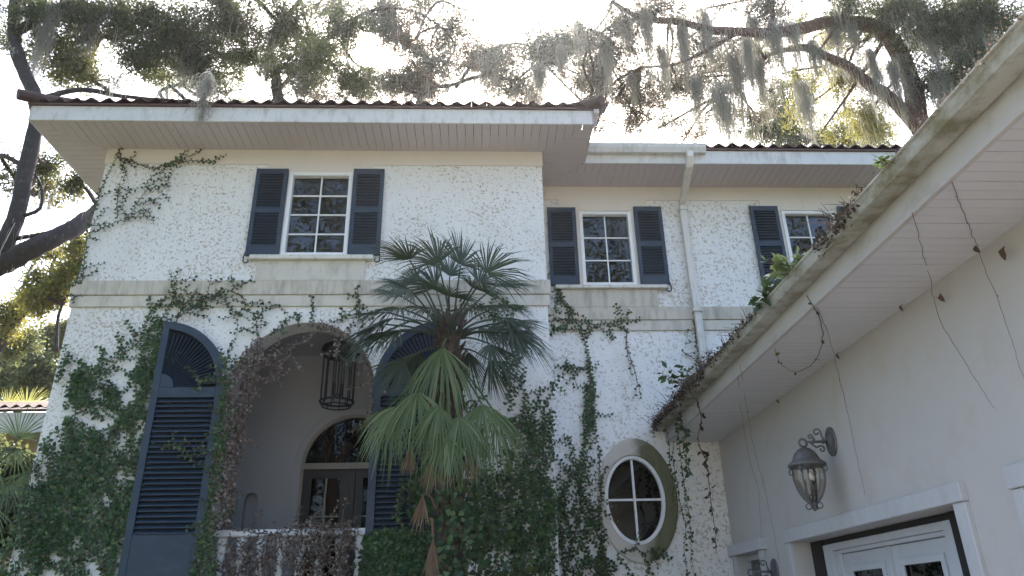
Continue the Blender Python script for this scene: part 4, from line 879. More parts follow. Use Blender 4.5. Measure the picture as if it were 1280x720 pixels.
for hb, tip in up:
    ax = Vector(tip)-Vector(hb); L = random.uniform(.46, .60)
    frond(palm, (PC[0]+random.gauss(0, .03), 7.9+random.gauss(0, .03), PC[2]-.02), hb, ax, random.uniform(55, 85), L, 'palm_leaf', 36, random.uniform(.08, .35), (random.gauss(0, .4), -1, random.uniform(-.2, .6)) if ax.normalized().z > .45 else (random.gauss(0, .3), -.55, 1))
for hb, sp_, L in (([(-0.39,7.50,4.25)][0], 55, .68),):
    frond(palm, (PC[0], 7.85, PC[2]-.05), hb, (-.02, -.12, -1), sp_, L, 'palm_leaf_bright', 36, .45, (0, -1, .1))
for hb, ax in (([(0.12,8.10,4.30)][0], (.6, .1, -1)), ([(-0.68,8.10,4.40)][0], (-.4, .1, -1)), ([(-0.80,7.60,4.14)][0], (-.5, -.2, -.9)), ([(-0.13,8.30,4.47)][0], (.2, .2, -1))):
    frond(palm, (PC[0], 7.95, PC[2]-.1), hb, ax, 50, .50, 'palm_leaf', 28, .08, (random.gauss(0, .4), -1, .1))
for hb, ax, L in (([(-0.86,7.55,3.62)][0], (-.22, -.1, -1), .56), ([(-0.64,7.50,3.76)][0], (-.06, -.2, -1), .60), ([(-0.41,7.40,3.57)][0], (-.05, -.2, -1), .40), ([(-0.20,7.40,3.47)][0], (-.05, -.25, -1), .50), ([(0.03,7.50,3.62)][0], (.10, -.1, -1), .62), ([(-0.34,7.40,3.27)][0], (-.05, -.15, -1), .42), ([(0.17,7.80,3.61)][0], (.16, .05, -1), .5), ([(-0.54,7.80,3.53)][0], (-.1, .1, -1), .5), ([(-0.07,7.70,3.38)][0], (.08, 0, -1), .45), ([(-1.00,7.90,3.68)][0], (-.25, .1, -1), .45)):
    frond(palm, (PC[0], 7.9, PC[2]-.25), hb, ax, 62, L*.94, 'palm_leaf_bright', 32, .42, (random.gauss(0, .25), -1, .25))
for hb, ax, L in (([(-0.45,7.90,4.05)][0], (-.05, 0, -1), .42), ([(-0.28,8.20,4.07)][0], (.08, .1, -1), .45), ([(-0.70,7.60,3.19)][0], (-.1, 0, -1), .28), ([(-0.46,7.50,3.05)][0], (-.1, 0, -1), .34), ([(-0.11,7.70,3.21)][0], (.08, 0, -1), .36), ([(-0.33,7.80,3.23)][0], (0, 0, -1), .38)):
    f_ = frond(palm, (PC[0], 8.0, PC[2]-.35), hb, ax, 24, L, 'palm_leaf_dead', 22, .02, (random.gauss(0, .3), -1, .1), name='dead_frond'); f_['label'] = 'withered brown frond hung under the green skirt'
hb = [(-0.45,7.60,2.32)][0]
f_ = frond(palm, [(-0.48,7.60,2.50)][0], hb, (-.02, 0, -1), 12, .42, 'palm_leaf_dead', 26, .0, (0, -1, .1), .012, 'dead_frond'); f_['label'] = 'closed brown broom-shaped dead frond hanging lowest'
hb = [(-0.57,7.70,2.74)][0]
f_ = frond(palm, [(-0.44,7.80,2.62)][0], hb, (-.08, 0, -1), 18, .4, 'palm_leaf_dead', 12, .02, (0, -1, .1), .01, 'dead_frond')
def onTrunk(a, b, d):                             # wrap the strip round the trunk, facing the camera
    an = a/.16; r = .17+d*1.5
    return (PC[0]+.07+r*math.sin(an), 7.98-r*math.cos(an), b)
vine('ivy', 'dark ivy wrapped around the lower trunk of the fan palm', onTrunk, [[(-.1, 1.2), (-.05, 2.0), (.05, 2.7)], [(.12, 1.2), (.1, 2.2), (.15, 2.9)]], size=.075, gap=.035, side=.8, polys=[([(-.24, 1.2), (.24, 1.2), (.26, 2.3), (.15, 2.9), (-.15, 2.75), (-.24, 2.2)], 60)], steps=14, lift=.07, wid=.38)
onM = lambda a, b, d: (a, 8.35-d*4, b)
vine('ivy', 'loose bushy ivy growing out between the palm trunk and the wall', onM, [[(0.01,8.30,1.87),(0.10,8.30,2.55),(0.01,8.30,2.98)][0:0] or [(-.1, 1.3), (.1, 1.9), (.05, 2.5)], [(.35, 1.3), (.3, 1.8), (.45, 2.2)]], mat='ivy_leaf_bright', size=.075, gap=.05, side=.8, polys=[([(-.35, 1.3), (.75, 1.3), (.7, 2.0), (.35, 2.45), (-.1, 2.6), (-.35, 2.0)], 34)], steps=16, lift=.08, wid=.36)

# ------------------------------------------------------------------ trees
def tree(name, label, cat, base, limbs, groups, lsize=.08, bark='bark', group=None, twn=15, dens=3.4, wisps=0):
    t = thing(name, label, cat, base, group); LPTS = []; WP = []
    for i, (pts, r0, r1) in enumerate(limbs):
        P3 = spline(pts, 7); n = len(P3); m = MB()
        rr = [(r0+(r1-r0)*k/n)*(1+.04*math.sin(k*.55+i)) for k in range(n)]
        P3 = [p+Vector([random.gauss(0, min(.012, r1*.06)) for _ in range(3)]) for p in P3]
        m.tube(P3, rr, 10); m.build('trunk' if i == 0 else 'limb', bark, t, True); LPTS += P3
    tw = MB(); LA = np.array([list(p) for p in LPTS])
    for mat, cl in groups:
        Ps = []; Ds = []
        for (cx, cy, cz, rx, ry, rz, n) in cl:
            n = int(n*dens); rx, ry, rz = rx*1.15, ry*1.15, rz*1.15; c = np.array([cx, cy, cz]); rad = np.array([rx, ry, rz])
            dd = np.linalg.norm(LA-c, axis=1); j = int(dd.argmin()); st = Vector(LA[j]); e = Vector(c)
            if dd[j] < 7:
                mid = st.lerp(e, .5)+Vector([random.gauss(0, .12*dd[j]) for _ in range(3)])
                bp = spline([st, mid, e, e+(e-mid)*.4], 5); tw.tube(bp, [.02+.035*(1-k/len(bp)) for k in range(len(bp))], 5, False)
            else: bp = [e]
            k = max(4, int(twn*n/2500)); per = n//k
            for q in range(k):
                u = rng.normal(0, 1, 3); u = u/np.linalg.norm(u)*rng.random()**.45
                tip = c+u*rad; s0 = np.array(bp[rng.integers(len(bp)//2, len(bp))]) if rng.random() < .5 else c+u*rad*.25+rng.normal(0, .15, 3)*rad
                md = (s0+tip)/2+rng.normal(0, .08, 3)*rad; ps = spline([s0, md, tip], 3)
                tw.tube(ps, [.011-.0075*a/len(ps) for a in range(len(ps))], 3, False)
                A3 = np.array([list(p) for p in ps]); dr = A3[-1]-A3[0]; dr = dr/(np.linalg.norm(dr)+1e-6)
                idx = (rng.random(per)**.6*(len(A3)-1)); f = idx.astype(int).clip(0, len(A3)-2); fr_ = (idx-f)[:, None]
                Pn = A3[f]*(1-fr_)+A3[f+1]*fr_ + rng.normal(0, 1, (per, 3))*(.05+.20*rad.mean()*rng.random((per, 1))**1.5)
                Ps.append(Pn); Ds.append(dr*.6+rng.normal(0, .8, (per, 3))+np.array([0, 0, -.15]))
        P = np.concatenate(Ps); D = np.concatenate(Ds); n = len(P); WP.append(P)
        leaves('foliage', P, D, rng.normal(0, .7, (n, 3))+np.array([0, 0, .6]), lsize*rng.uniform(.6, 1.3, n), mat, t, .26)
    tw.build('twigs', 'twig', t)['kind'] = 'stuff'
    if wisps:
        V = []; F = []; vv = []; allP = np.concatenate([wp for wp in WP]); Lp = LA[len(LA)//5:]
        for i in range(wisps):
            q = allP[rng.integers(0, len(allP))] if random.random() < .65 else Lp[rng.integers(0, len(Lp))]
            q = q+rng.normal(0, .12, 3); l0 = random.choice((.25, .4, .6, .9, 1.3))*random.uniform(.6, 1.2)
            for kk in range(random.randint(5, 16)):
                p = Vector(q)+Vector((random.gauss(0, .07), random.gauss(0, .07), random.gauss(0, .05))); l = l0*random.uniform(.4, 1.1); hw = random.uniform(.005, .012); ta = random.uniform(0, 3.14)
                sd_ = Vector((math.cos(ta), math.sin(ta), 0)); b = len(V); rv = random.random(); N_ = 4
                for k in range(N_+1):
                    V += [tuple(p-sd_*hw*(1-.75*k/N_)), tuple(p+sd_*hw*(1-.75*k/N_))]; p = p+Vector((random.gauss(0, .02), random.gauss(0, .02), -l/N_))
                for k in range(N_): F.append((b+2*k, b+2*k+1, b+2*k+3, b+2*k+2)); vv.append(rv)
        V = np.array(V); o = V.mean(0); me = np_mesh('moss_wisps', V-o, np.array(F), vv); link('moss_wisps', me, 'moss', t, tuple(o))['kind'] = 'stuff'
    return t
tree('live_oak', 'dark live oak at the left edge with a thick limb reaching the house corner', 'tree', (-11.2, 12, 0),
     [([(-11.4, 12, 0), (-11.2, 12, 3)] + [(-8.96,12.00,6.52),(-8.61,12.00,7.19),(-8.37,12.00,8.14),(-8.42,12.00,9.33),(-8.48,12.00,10.32),(-8.62,12.00,10.98),(-9.07,12.00,11.76),(-9.40,12.00,12.47),(-9.63,12.00,13.55),(-9.64,12.00,14.92)], .17, .11),
      ([(-9.13,12.00,7.12),(-8.39,12.00,7.39),(-7.86,12.00,7.77),(-7.56,12.30,8.23),(-7.53,12.80,8.81),(-7.60,13.20,9.22)], .19, .14),
      ([(-8.62,12.00,10.98),(-8.04,12.30,11.48),(-7.63,13.00,11.89),(-7.04,13.50,12.19),(-6.21,14.00,12.52)], .06, .03), ([(-9.42,12.00,12.68),(-8.76,12.40,13.85),(-7.86,13.00,14.00),(-6.99,13.30,13.95),(-6.26,13.60,13.76)], .10, .03),
      ([(-8.49,12.80,13.68),(-8.29,13.00,13.53),(-7.77,13.20,13.56),(-7.26,13.40,13.68)], .06, .03), ([(-9.63,12.00,13.55),(-8.03,12.60,14.90),(-5.71,13.50,15.40),(-4.83,14.00,14.90)], .11, .04),
      ([(-8.22,12.00,8.39),(-7.98,12.00,8.56),(-8.05,12.00,8.98),(-8.41,12.20,9.46)], .035, .015), ([(-8.25,12.00,7.93),(-7.92,12.20,8.14),(-7.78,12.40,8.36)], .04, .03)],
     [('oak_leaf', [(-8.03,13.00,14.00,1.08,0.90,0.72,2600.00),(-6.92,13.20,13.74,1.09,0.95,0.81,5200.00),(-5.92,13.60,14.62,1.14,0.95,0.76,4600.00),(-6.30,13.50,13.09,0.91,0.65,0.40,1700.00),(-4.81,14.00,14.77,0.88,0.83,0.78,2600.00),(-7.32,13.00,12.98,0.70,0.61,0.53,1700.00),(-5.38,13.80,13.60,0.65,0.51,0.37,900.00),(-8.68,12.40,13.52,0.86,0.68,0.51,1300.00),(-9.08,11.80,13.03,0.65,0.53,0.41,700.00)]),
      ('oak_leaf_light', [(-11.22,14.80,16.16,0.68,0.53,0.39,264.00),(-9.57,12.70,12.98,0.67,0.55,0.43,153.00),(-8.49,12.30,13.85,0.74,0.53,0.33,295.00),(-9.56,14.00,14.17,0.49,0.48,0.47,222.00),(-8.96,13.40,12.90,0.59,0.47,0.36,328.00),(-8.96,12.60,12.82,0.76,0.72,0.68,1100.00),(-8.36,12.80,12.25,0.68,0.58,0.48,1200.00),(-9.78,12.60,12.80,0.51,0.59,0.68,500.00),(-8.73,13.00,10.17,0.57,0.49,0.41,600.00),(-8.22,13.20,9.92,0.36,0.38,0.41,600.00),(-9.26,13.00,9.78,0.40,0.48,0.56,400.00),(-8.63,13.30,10.86,0.51,0.42,0.34,350.00)]),
      ('oak_leaf_yellow', [(-8.69,13.00,12.96,0.44,0.41,0.38,500.00),(-8.93,13.50,9.91,0.50,0.50,0.50,500.00)])], .066, wisps=70, dens=3.0)
tree('live_oak', 'pale backlit live oak rising behind the middle of the tiled roof', 'tree', (-3, 23, 0),
     [([(-3, 23, 0), (-3.6, 23, 9), (-5.2, 22, 14)] + [(-6.79,21.00,17.78),(-7.13,21.00,19.16),(-7.46,21.00,20.42),(-6.99,21.00,21.93),(-6.00,21.00,23.94)], .3, .06),
      ([(-6.93,21.00,18.63),(-5.19,21.00,21.20),(-3.89,21.50,22.80),(-2.43,22.00,23.20),(-1.17,22.00,22.22)], .08, .03), ([(-3.6, 23, 9), (-2, 23, 13)] + [(-2.27,22.00,18.60),(-0.83,22.00,19.72),(0.36,22.00,20.11),(1.63,23.00,20.77),(3.05,24.00,22.45)], .11, .03),
      ([(-10.49,21.00,17.73),(-11.01,21.00,18.41),(-10.38,21.00,18.76)], .06, .05), ([(-9.35,20.00,16.97),(-9.82,20.00,17.52),(-10.28,20.00,17.94)], .07, .04), ([(-0.83,22.00,19.53),(0.06,22.00,21.06),(1.35,23.00,22.58),(2.41,24.00,23.29)], .07, .03), ([(-4.85,21.00,20.46),(-4.37,21.00,19.74),(-3.64,21.00,19.39)], .05, .02)],
     [('oak_leaf_light', [(-11.87,23.00,20.66,0.83,0.67,0.52,265.00),(-11.02,21.50,17.81,0.92,0.77,0.61,465.00),(-10.66,21.50,19.71,1.24,0.85,0.46,450.00),(-9.91,21.80,17.98,1.08,0.81,0.54,342.00),(-9.61,22.20,20.10,1.10,0.83,0.56,491.00),(-8.96,23.20,19.38,1.28,0.94,0.61,464.00),(-8.03,22.00,18.11,1.09,0.92,0.75,433.00),(-6.25,21.60,20.04,0.91,0.82,0.73,495.00),(-6.44,22.70,18.66,0.98,0.89,0.80,244.00)]), ('oak_leaf', [(-5.52,20.00,19.03,1.09,1.02,0.95,1500.00),(-6.98,20.00,18.83,0.81,0.74,0.68,900.00),(-4.35,20.50,18.61,1.24,0.90,0.55,1300.00),(-4.80,20.50,20.93,1.43,1.14,0.86,1700.00)]),
      ('oak_leaf_grey', [(-6.79,23.60,25.00,1.27,1.08,0.90,272.00),(-6.76,23.50,22.60,0.84,0.76,0.68,362.00),(-5.99,21.50,19.63,0.84,0.80,0.75,578.00),(-5.61,22.70,24.04,0.84,0.67,0.51,622.00),(-3.85,23.60,25.15,1.24,1.07,0.91,631.00),(-3.66,21.20,21.42,0.74,0.65,0.56,510.00),(-3.95,21.70,19.68,1.17,0.89,0.62,391.00),(-2.39,23.70,25.23,0.81,0.81,0.81,611.00),(-2.74,22.50,22.01,0.75,0.62,0.50,335.00),(-1.74,23.60,22.03,1.36,1.00,0.65,407.00),(-0.78,23.00,24.44,1.28,1.07,0.85,275.00),(0.44,21.20,19.98,1.08,0.93,0.79,327.00),(3.02,22.30,21.73,1.25,0.89,0.53,564.00),(3.76,21.10,19.36,0.93,0.71,0.49,611.00),(-2.91,22.00,19.87,1.63,1.19,0.74,1900.00),(-3.65,22.00,22.97,1.71,1.32,0.93,1900.00),(-1.19,22.50,22.68,1.58,1.42,1.26,2000.00),(0.69,23.00,21.15,1.73,1.42,1.10,2300.00),(2.41,24.00,23.08,1.50,1.50,1.50,2600.00),(3.60,24.00,23.53,1.35,1.51,1.68,2000.00),(1.30,23.00,20.18,1.86,1.16,0.47,900.00),(-1.74,22.00,20.45,1.20,0.98,0.75,900.00),(-6.09,21.00,18.47,1.68,1.01,0.34,700.00),(-9.10,21.00,18.43,1.39,0.86,0.33,500.00)]),
      ('oak_leaf_brown', [(-5.94,23.40,22.57,0.80,0.72,0.64,360.00),(-6.31,23.50,20.37,0.78,0.75,0.72,219.00),(-4.51,23.90,21.07,1.31,0.91,0.51,475.00),(-2.30,22.20,21.63,0.80,0.65,0.49,326.00),(-2.46,24.20,21.10,0.94,0.81,0.68,274.00),(-0.39,22.20,20.84,0.98,0.75,0.52,360.00),(0.96,23.60,22.90,0.99,0.94,0.89,274.00),(1.98,23.40,20.20,0.79,0.74,0.69,370.00),(4.00,23.50,23.29,1.16,0.93,0.69,283.00),(4.36,24.40,20.70,1.15,1.02,0.89,209.00),(-1.71,22.00,19.52,1.78,1.18,0.59,1100.00),(0.07,22.50,21.50,1.55,1.24,0.93,1000.00),(-2.99,22.00,21.79,1.53,1.15,0.76,700.00)])], .085, wisps=420, dens=4.6)
tree('live_oak', 'moss-draped live oak with reddish forked limbs above the wing roof', 'tree', (12.8, 17.6, 0),
     [([(12.8, 17.6, 0), (12.9, 17.5, 8)] + [(12.92,17.20,13.24),(12.71,17.00,14.42),(12.83,17.00,15.49),(12.78,17.00,16.69),(12.50,17.00,17.62),(12.02,17.00,18.05),(10.90,17.00,18.13),(9.84,17.00,17.85),(8.94,17.00,17.65),(8.05,17.20,17.88),(7.31,17.50,18.21),(6.44,17.80,18.81),(5.22,18.00,19.18),(4.36,18.00,19.85)], .34, .07),
      ([(12.68,17.00,14.14),(12.05,17.00,15.27),(11.53,17.00,15.74),(11.04,17.00,16.39),(10.50,17.00,16.74),(10.02,17.20,17.28),(9.55,17.40,17.39)], .20, .09),
      ([(8.86,17.00,17.65),(9.09,17.00,18.42),(9.09,17.00,19.34)], .09, .06), ([(9.55,17.40,17.39),(9.08,17.80,17.49),(8.38,18.20,17.03),(7.67,18.60,16.55)], .09, .03), ([(8.05,17.20,17.88),(6.98,17.60,17.43),(6.19,18.00,17.30),(5.15,18.40,17.47)], .07, .03),
      ([(12.98,17.00,13.92),(14.02,16.50,15.82),(15.03,16.00,17.49),(16.23,16.00,19.45)], .16, .08), ([(5.22,18.00,19.18),(4.22,18.30,19.01),(3.57,18.60,18.44)], .06, .03), ([(11.15,17.00,18.13),(10.48,17.00,17.27),(9.99,17.00,16.64)], .05, .03)],
     [('oak_leaf', [(12.49,16.50,17.93,1.21,0.99,0.77,2600.00),(13.56,16.00,17.01,1.52,1.34,1.17,5200.00),(14.61,15.60,16.95,1.26,1.15,1.03,3600.00),(13.31,16.50,15.38,0.92,0.87,0.81,1700.00),(11.26,16.60,18.32,1.22,0.85,0.49,1300.00),(13.86,15.80,15.51,0.90,0.79,0.67,1700.00)]),
      ('oak_leaf_grey', [(4.41,19.80,19.15,1.05,0.81,0.58,337.00),(4.20,21.30,19.87,1.26,0.97,0.68,413.00),(3.87,20.60,17.66,1.14,0.84,0.55,519.00),(6.10,20.60,22.11,0.92,0.82,0.71,333.00),(5.22,19.20,18.90,1.13,0.87,0.62,443.00),(4.89,20.30,18.50,0.92,0.81,0.70,468.00),(5.66,20.50,17.26,1.10,0.83,0.55,540.00),(6.92,18.80,18.91,1.06,0.89,0.72,405.00),(6.44,18.80,17.05,1.00,0.79,0.57,474.00),(6.45,20.20,16.71,1.03,0.73,0.43,288.00),(8.54,20.40,22.04,1.07,0.77,0.47,403.00),(7.74,19.30,20.02,0.75,0.62,0.50,243.00),(8.03,20.10,18.58,0.78,0.75,0.72,230.00),(7.20,18.60,15.93,1.00,0.75,0.50,243.00),(9.77,19.30,21.73,1.00,0.88,0.77,531.00),(9.17,19.40,19.08,0.71,0.67,0.63,437.00),(9.46,19.40,17.28,1.09,0.76,0.43,269.00),(9.25,20.20,16.74,1.11,0.83,0.54,388.00),(4.35,18.40,18.77,1.30,1.17,1.04,1500.00),(5.77,18.00,19.43,1.56,1.10,0.65,1700.00),(5.41,19.50,17.91,1.74,1.41,1.07,1500.00),(7.32,18.40,18.32,1.30,1.04,0.78,1000.00),(9.11,17.30,18.81,1.39,1.01,0.63,1300.00),(8.22,19.50,17.61,1.34,1.21,1.07,1000.00),(14.26,17.60,18.04,1.27,0.99,0.71,700.00)]),
      ('oak_leaf_brown', [(4.21,21.30,21.46,0.75,0.77,0.78,454.00),(4.64,21.20,19.64,0.91,0.85,0.79,402.00),(4.04,20.10,16.74,0.64,0.59,0.54,407.00),(5.28,20.10,20.51,0.68,0.67,0.66,393.00),(5.46,20.10,17.79,0.82,0.70,0.57,360.00),(5.02,20.20,16.63,1.10,0.87,0.65,361.00),(6.60,20.00,19.11,0.70,0.67,0.64,237.00),(6.66,20.40,19.03,1.16,0.80,0.45,211.00),(7.16,20.60,16.55,0.99,0.86,0.74,384.00),(8.64,20.70,19.86,1.19,0.93,0.67,438.00),(8.32,20.90,19.44,1.25,0.91,0.58,212.00),(9.82,20.80,20.64,1.03,0.90,0.77,509.00),(10.28,21.20,19.65,1.24,0.93,0.62,339.00),(9.70,20.80,17.57,0.68,0.59,0.51,332.00),(5.45,20.00,17.31,1.62,1.28,0.95,1000.00),(6.76,19.50,17.93,1.34,1.21,1.07,900.00),(3.86,20.00,17.96,1.09,1.09,1.09,900.00)]),
      ('oak_leaf_yellow', [(10.99,21.70,21.48,1.33,1.02,0.71,526.00),(10.26,21.10,19.94,0.74,0.72,0.71,351.00),(9.46,21.20,17.80,0.97,0.79,0.60,211.00),(12.75,21.70,22.68,0.94,0.74,0.53,320.00),(11.09,20.00,18.82,1.12,0.84,0.56,407.00),(11.87,21.60,18.42,0.82,0.79,0.76,400.00),(12.41,19.30,19.57,0.83,0.77,0.72,303.00),(13.24,21.70,19.96,0.76,0.67,0.57,383.00),(11.32,19.20,15.99,0.96,0.79,0.62,227.00),(14.09,20.40,21.22,1.27,1.01,0.74,362.00),(13.44,20.10,18.63,0.96,0.84,0.73,401.00),(13.44,21.10,17.98,0.89,0.73,0.58,335.00),(12.22,19.00,17.59,1.19,1.06,0.93,1200.00),(12.88,19.50,16.36,1.06,0.93,0.79,1600.00),(11.39,18.00,18.36,1.03,0.77,0.52,500.00)])], .072, 'red_bark', wisps=900, dens=3.9)
tree('background_oak', 'dense blue-green tree standing low behind the wing roof', 'tree', (13, 28, 0),
     [([(13, 28, 0), (13, 28, 10)] + [(14.48,28.00,20.94),(14.61,28.00,22.75),(14.55,28.00,24.63)], .3, .08), ([(14.53,28.00,22.29),(16.22,28.00,22.08),(18.50,28.00,21.96)], .06, .03)],
     [('oak_leaf', [(14.69,28.00,23.21,1.44,1.48,1.52,2600.00),(15.73,28.00,24.64,1.16,1.16,1.16,1100.00),(13.54,28.00,22.05,1.50,1.16,0.82,1500.00),(16.86,28.00,21.50,1.87,1.20,0.52,1100.00),(14.82,27.00,20.90,1.80,1.15,0.50,1000.00)]), ('oak_leaf_yellow', [(17.03,26.00,20.63,1.57,1.22,0.87,1500.00)])], .12)
tree('background_oak', 'sunlit yellow-green tree beyond the left house corner, below the thick limb', 'tree', (-14, 19, 0),
     [([(-14, 19, 0), (-13.6, 19, 4)] + [(-12.68,19.00,8.42),(-12.53,19.00,8.80),(-12.37,19.00,9.26),(-12.04,19.00,9.61),(-11.59,19.00,9.97)], .16, .06), ([(-12.37,19.00,9.26),(-12.51,19.00,10.09),(-12.43,19.00,10.82)], .05, .02), ([(-10.60,18.00,7.88),(-10.76,18.00,8.75),(-10.74,18.00,9.19)], .05, .03)],
     [('oak_leaf_yellow', [(-11.18,18.00,9.53,0.79,0.69,0.58,2600.00),(-10.32,17.50,9.98,0.57,0.60,0.62,1500.00),(-12.58,19.00,9.27,0.54,0.65,0.76,1300.00),(-10.40,17.50,10.79,0.33,0.43,0.52,500.00),(-11.21,18.00,10.57,0.85,0.59,0.34,500.00)]), ('oak_leaf', [(-12.93,20.00,8.82,0.67,0.58,0.49,900.00)])], .09)
tree('background_oak', 'grey-green leafy tree mass low at the left edge, above the outbuilding roof', 'tree', (-16, 25, 0),
     [([(-16, 25, 0), (-16, 25, 5), (-15.5, 25, 8)], .3, .15)],
     [('oak_leaf_light', [(-15.71,25.00,9.90,1.38,1.11,0.83,3000.00),(-14.10,24.00,10.40,0.94,0.94,0.94,2600.00),(-17.17,25.00,10.34,1.11,1.11,1.11,1600.00)]), ('oak_leaf', [(-13.62,23.00,8.83,1.01,0.86,0.71,2200.00),(-15.26,24.00,8.74,1.05,0.79,0.52,1400.00)])], .13)
# trees across the drive behind the viewer: the windows mirror them; the last, out of view at the left, is added to shade the garage
for (bx, by, lab, cl) in ((-6, -9, 'spreading oak across the drive, mirrored in the left upstairs window', [(-7, -9, 15, 4, 3, 3.4, 1700), (-3, -10, 18, 4, 3, 3, 1300), (-9, -11, 11, 3.5, 3, 3, 1800), (-6.6, -9.5, 19, 4.5, 2.5, 4, 1000), (-5, -9, 22, 4.5, 2.5, 3, 700), (-2, -12, 12, 4, 3, 3, 2200), (-5, -13, 8, 4, 3, 3, 2000), (-4, -14, 5, 5, 2.5, 3, 2600), (1, -15, 7, 4, 2.5, 4, 2600)]),
                          (7, -11, 'tall oak across the drive, mirrored in the wing windows', [(6, -11, 15, 4, 3, 3.4, 1400), (2.5, -12, 19, 3.6, 3, 2.6, 1300), (9, -11, 11, 3.5, 3, 3, 1800), (6, -10.5, 18.5, 4.5, 2.5, 4, 700), (14.5, -10.5, 17, 4, 2.5, 4, 700), (7, -10, 22, 4.5, 2.5, 3, 500), (3, -14, 12, 4, 3, 3, 2000), (7, -13, 8, 4, 3, 3, 1800)]),
                          (-14, 1, 'unseen wide oak added left of the drive, shading the garage front', [(-13, 0, 12, 4, 5, 3.5, 2600), (-14, 4, 9, 3.5, 4, 3, 2200), (-13, -4, 9, 3.5, 4, 3, 2200), (-15, 0, 6, 3.5, 5, 2.6, 2200), (-12, 2, 15, 4, 4, 2.6, 1800)])):
    tree('drive_oak', lab, 'tree', (bx, by, 0), [([(bx, by, 0), (bx+.2, by, 5), (bx-.3, by, 9), (bx+.4, by, 14)], .4, .15), ([(bx, by, 7), (bx+2, by-.5, 11), (bx+3.5, by-1, 17)], .2, .08)], [('oak_leaf', cl)], .20, dens=2.6)

tree('shrub', 'dark leafy shrub under the outbuilding eave at the left edge', 'shrub', (-9.0, 12.6, 0), [([(-9.0, 12.6, 0), (-9.1, 12.6, 1.5), (-8.9, 12.6, 3.4)], .07, .02)],
     [('oak_leaf', [(-7.63,12.60,3.79,0.39,0.46,0.52,1300.00),(-7.50,12.60,3.04,0.51,0.51,0.51,1500.00),(-7.30,12.80,3.31,0.39,0.46,0.52,1200.00),(-8.17,12.80,4.23,0.34,0.37,0.40,600.00)])], .09, 'palm_fibre')

# ------------------------------------------------------------------ Spanish moss
def moss(label, x, y, z, L, w):
    V = []; F = []; vv = []; L *= 1.15;  n = int(110+260*w*min(L, 2.2))
    lobes = [(random.uniform(-.6, .6)*w, random.uniform(-.4, .4)*w, random.uniform(.35, 1)) for _ in range(5)]; lobes[0] = (0, 0, 1.0)
    for i in range(n):
        a = random.uniform(0, 6.28); rr = w*.5*math.sqrt(random.random()); sx, sy = lobes[i % len(lobes)][0]+rr*.55*math.cos(a), lobes[i % len(lobes)][1]+rr*.55*math.sin(a)
        l = L*lobes[i % len(lobes)][2]*(.2+.8*random.random()**1.5); z0 = z+random.uniform(-.12, .06)-random.random()**2*L*.35; p = Vector((x+sx, y+sy, z0)); b = len(V); rv = random.random(); hw = random.uniform(.004, .012); ta = random.uniform(0, 3.14)
        side = Vector((math.cos(ta), math.sin(ta), 0)); N_ = 7; tx = -sx*.5/N_; ty = -sy*.5/N_
        for k in range(N_+1):
            ww = hw*(1-.75*k/N_); V += [tuple(p-side*ww), tuple(p+side*ww)]
            p = p+Vector((tx+random.gauss(0, .042), ty+random.gauss(0, .042), -l/N_))
        for k in range(N_): F.append((b+2*k, b+2*k+1, b+2*k+3, b+2*k+2)); vv.append(rv)
    for i in range(n*3):                         # fine side curls
        t = random.random(); rr = w*.55*(1-t*.6)*random.random()**.5; a = random.uniform(0, 6.28); p = Vector((x+rr*math.cos(a), y+rr*math.sin(a), z-t*L*.9)); b = len(V); rv = random.random()
        d = Vector((random.gauss(0, .05), random.gauss(0, .05), -random.uniform(.03, .14))); s = Vector((random.gauss(0, 1), random.gauss(0, 1), .3)).normalized()*.004
        for q, f in ((p, 1), (p+d*.5+Vector((random.gauss(0, .02), 0, 0)), .8), (p+d, .3)): V += [tuple(q-s*f), tuple(q+s*f)]
        F += [(b, b+1, b+3, b+2), (b+2, b+3, b+5, b+4)]; vv += [rv, rv]
    me = np_mesh('moss_clump', np.array(V)-np.array((x, y, z)), np.array(F), vv)
    o = link('moss_clump', me, 'moss', None, (x, y, z)); tagit(o, label, 'moss', 'grey Spanish moss hanging from the oak limbs')
ML = [(2.34,22.00,20.63,1.79,0.67),(3.00,21.00,20.78,2.09,0.29),(3.54,20.00,20.98,1.81,0.34),(4.15,18.50,18.69,2.01,0.37),(4.09,20.00,19.35,1.73,0.56),(5.04,19.00,17.88,1.30,0.32),(5.84,18.00,18.10,2.11,0.30),(5.34,17.80,19.46,2.82,0.36),(6.64,18.00,16.83,2.02,0.37),(7.23,17.60,16.11,2.64,0.77),(7.17,17.50,19.13,1.95,0.41),(7.86,17.60,17.45,2.34,0.45),(8.54,17.50,17.15,1.62,0.34),(9.01,17.00,18.09,2.07,0.44),(8.14,17.20,17.63,1.90,0.29),(9.37,16.80,15.72,2.30,0.35),(9.59,17.00,18.10,1.47,0.32),(10.06,17.00,17.42,1.29,0.34),(10.90,17.00,18.13,1.39,0.35),(11.31,16.80,17.88,1.40,0.34),(11.61,16.70,16.86,2.34,0.31),(12.16,16.70,16.41,2.17,0.28),(12.59,16.80,16.66,2.06,0.33),(12.97,16.00,17.52,2.20,0.38),(12.96,16.00,15.44,1.71,0.36),(13.48,15.80,16.08,1.83,0.32),(14.17,15.50,17.29,1.76,0.32),(-8.37,12.60,13.99,1.70,0.32),(-8.86,12.00,13.45,1.88,0.20),(-6.56,13.30,13.49,1.12,0.16),(-6.40,13.40,13.93,1.15,0.26),(6.47,17.90,18.84,1.94,0.33),(4.73,18.10,19.34,1.72,0.34),(8.53,17.20,18.54,1.28,0.30)]
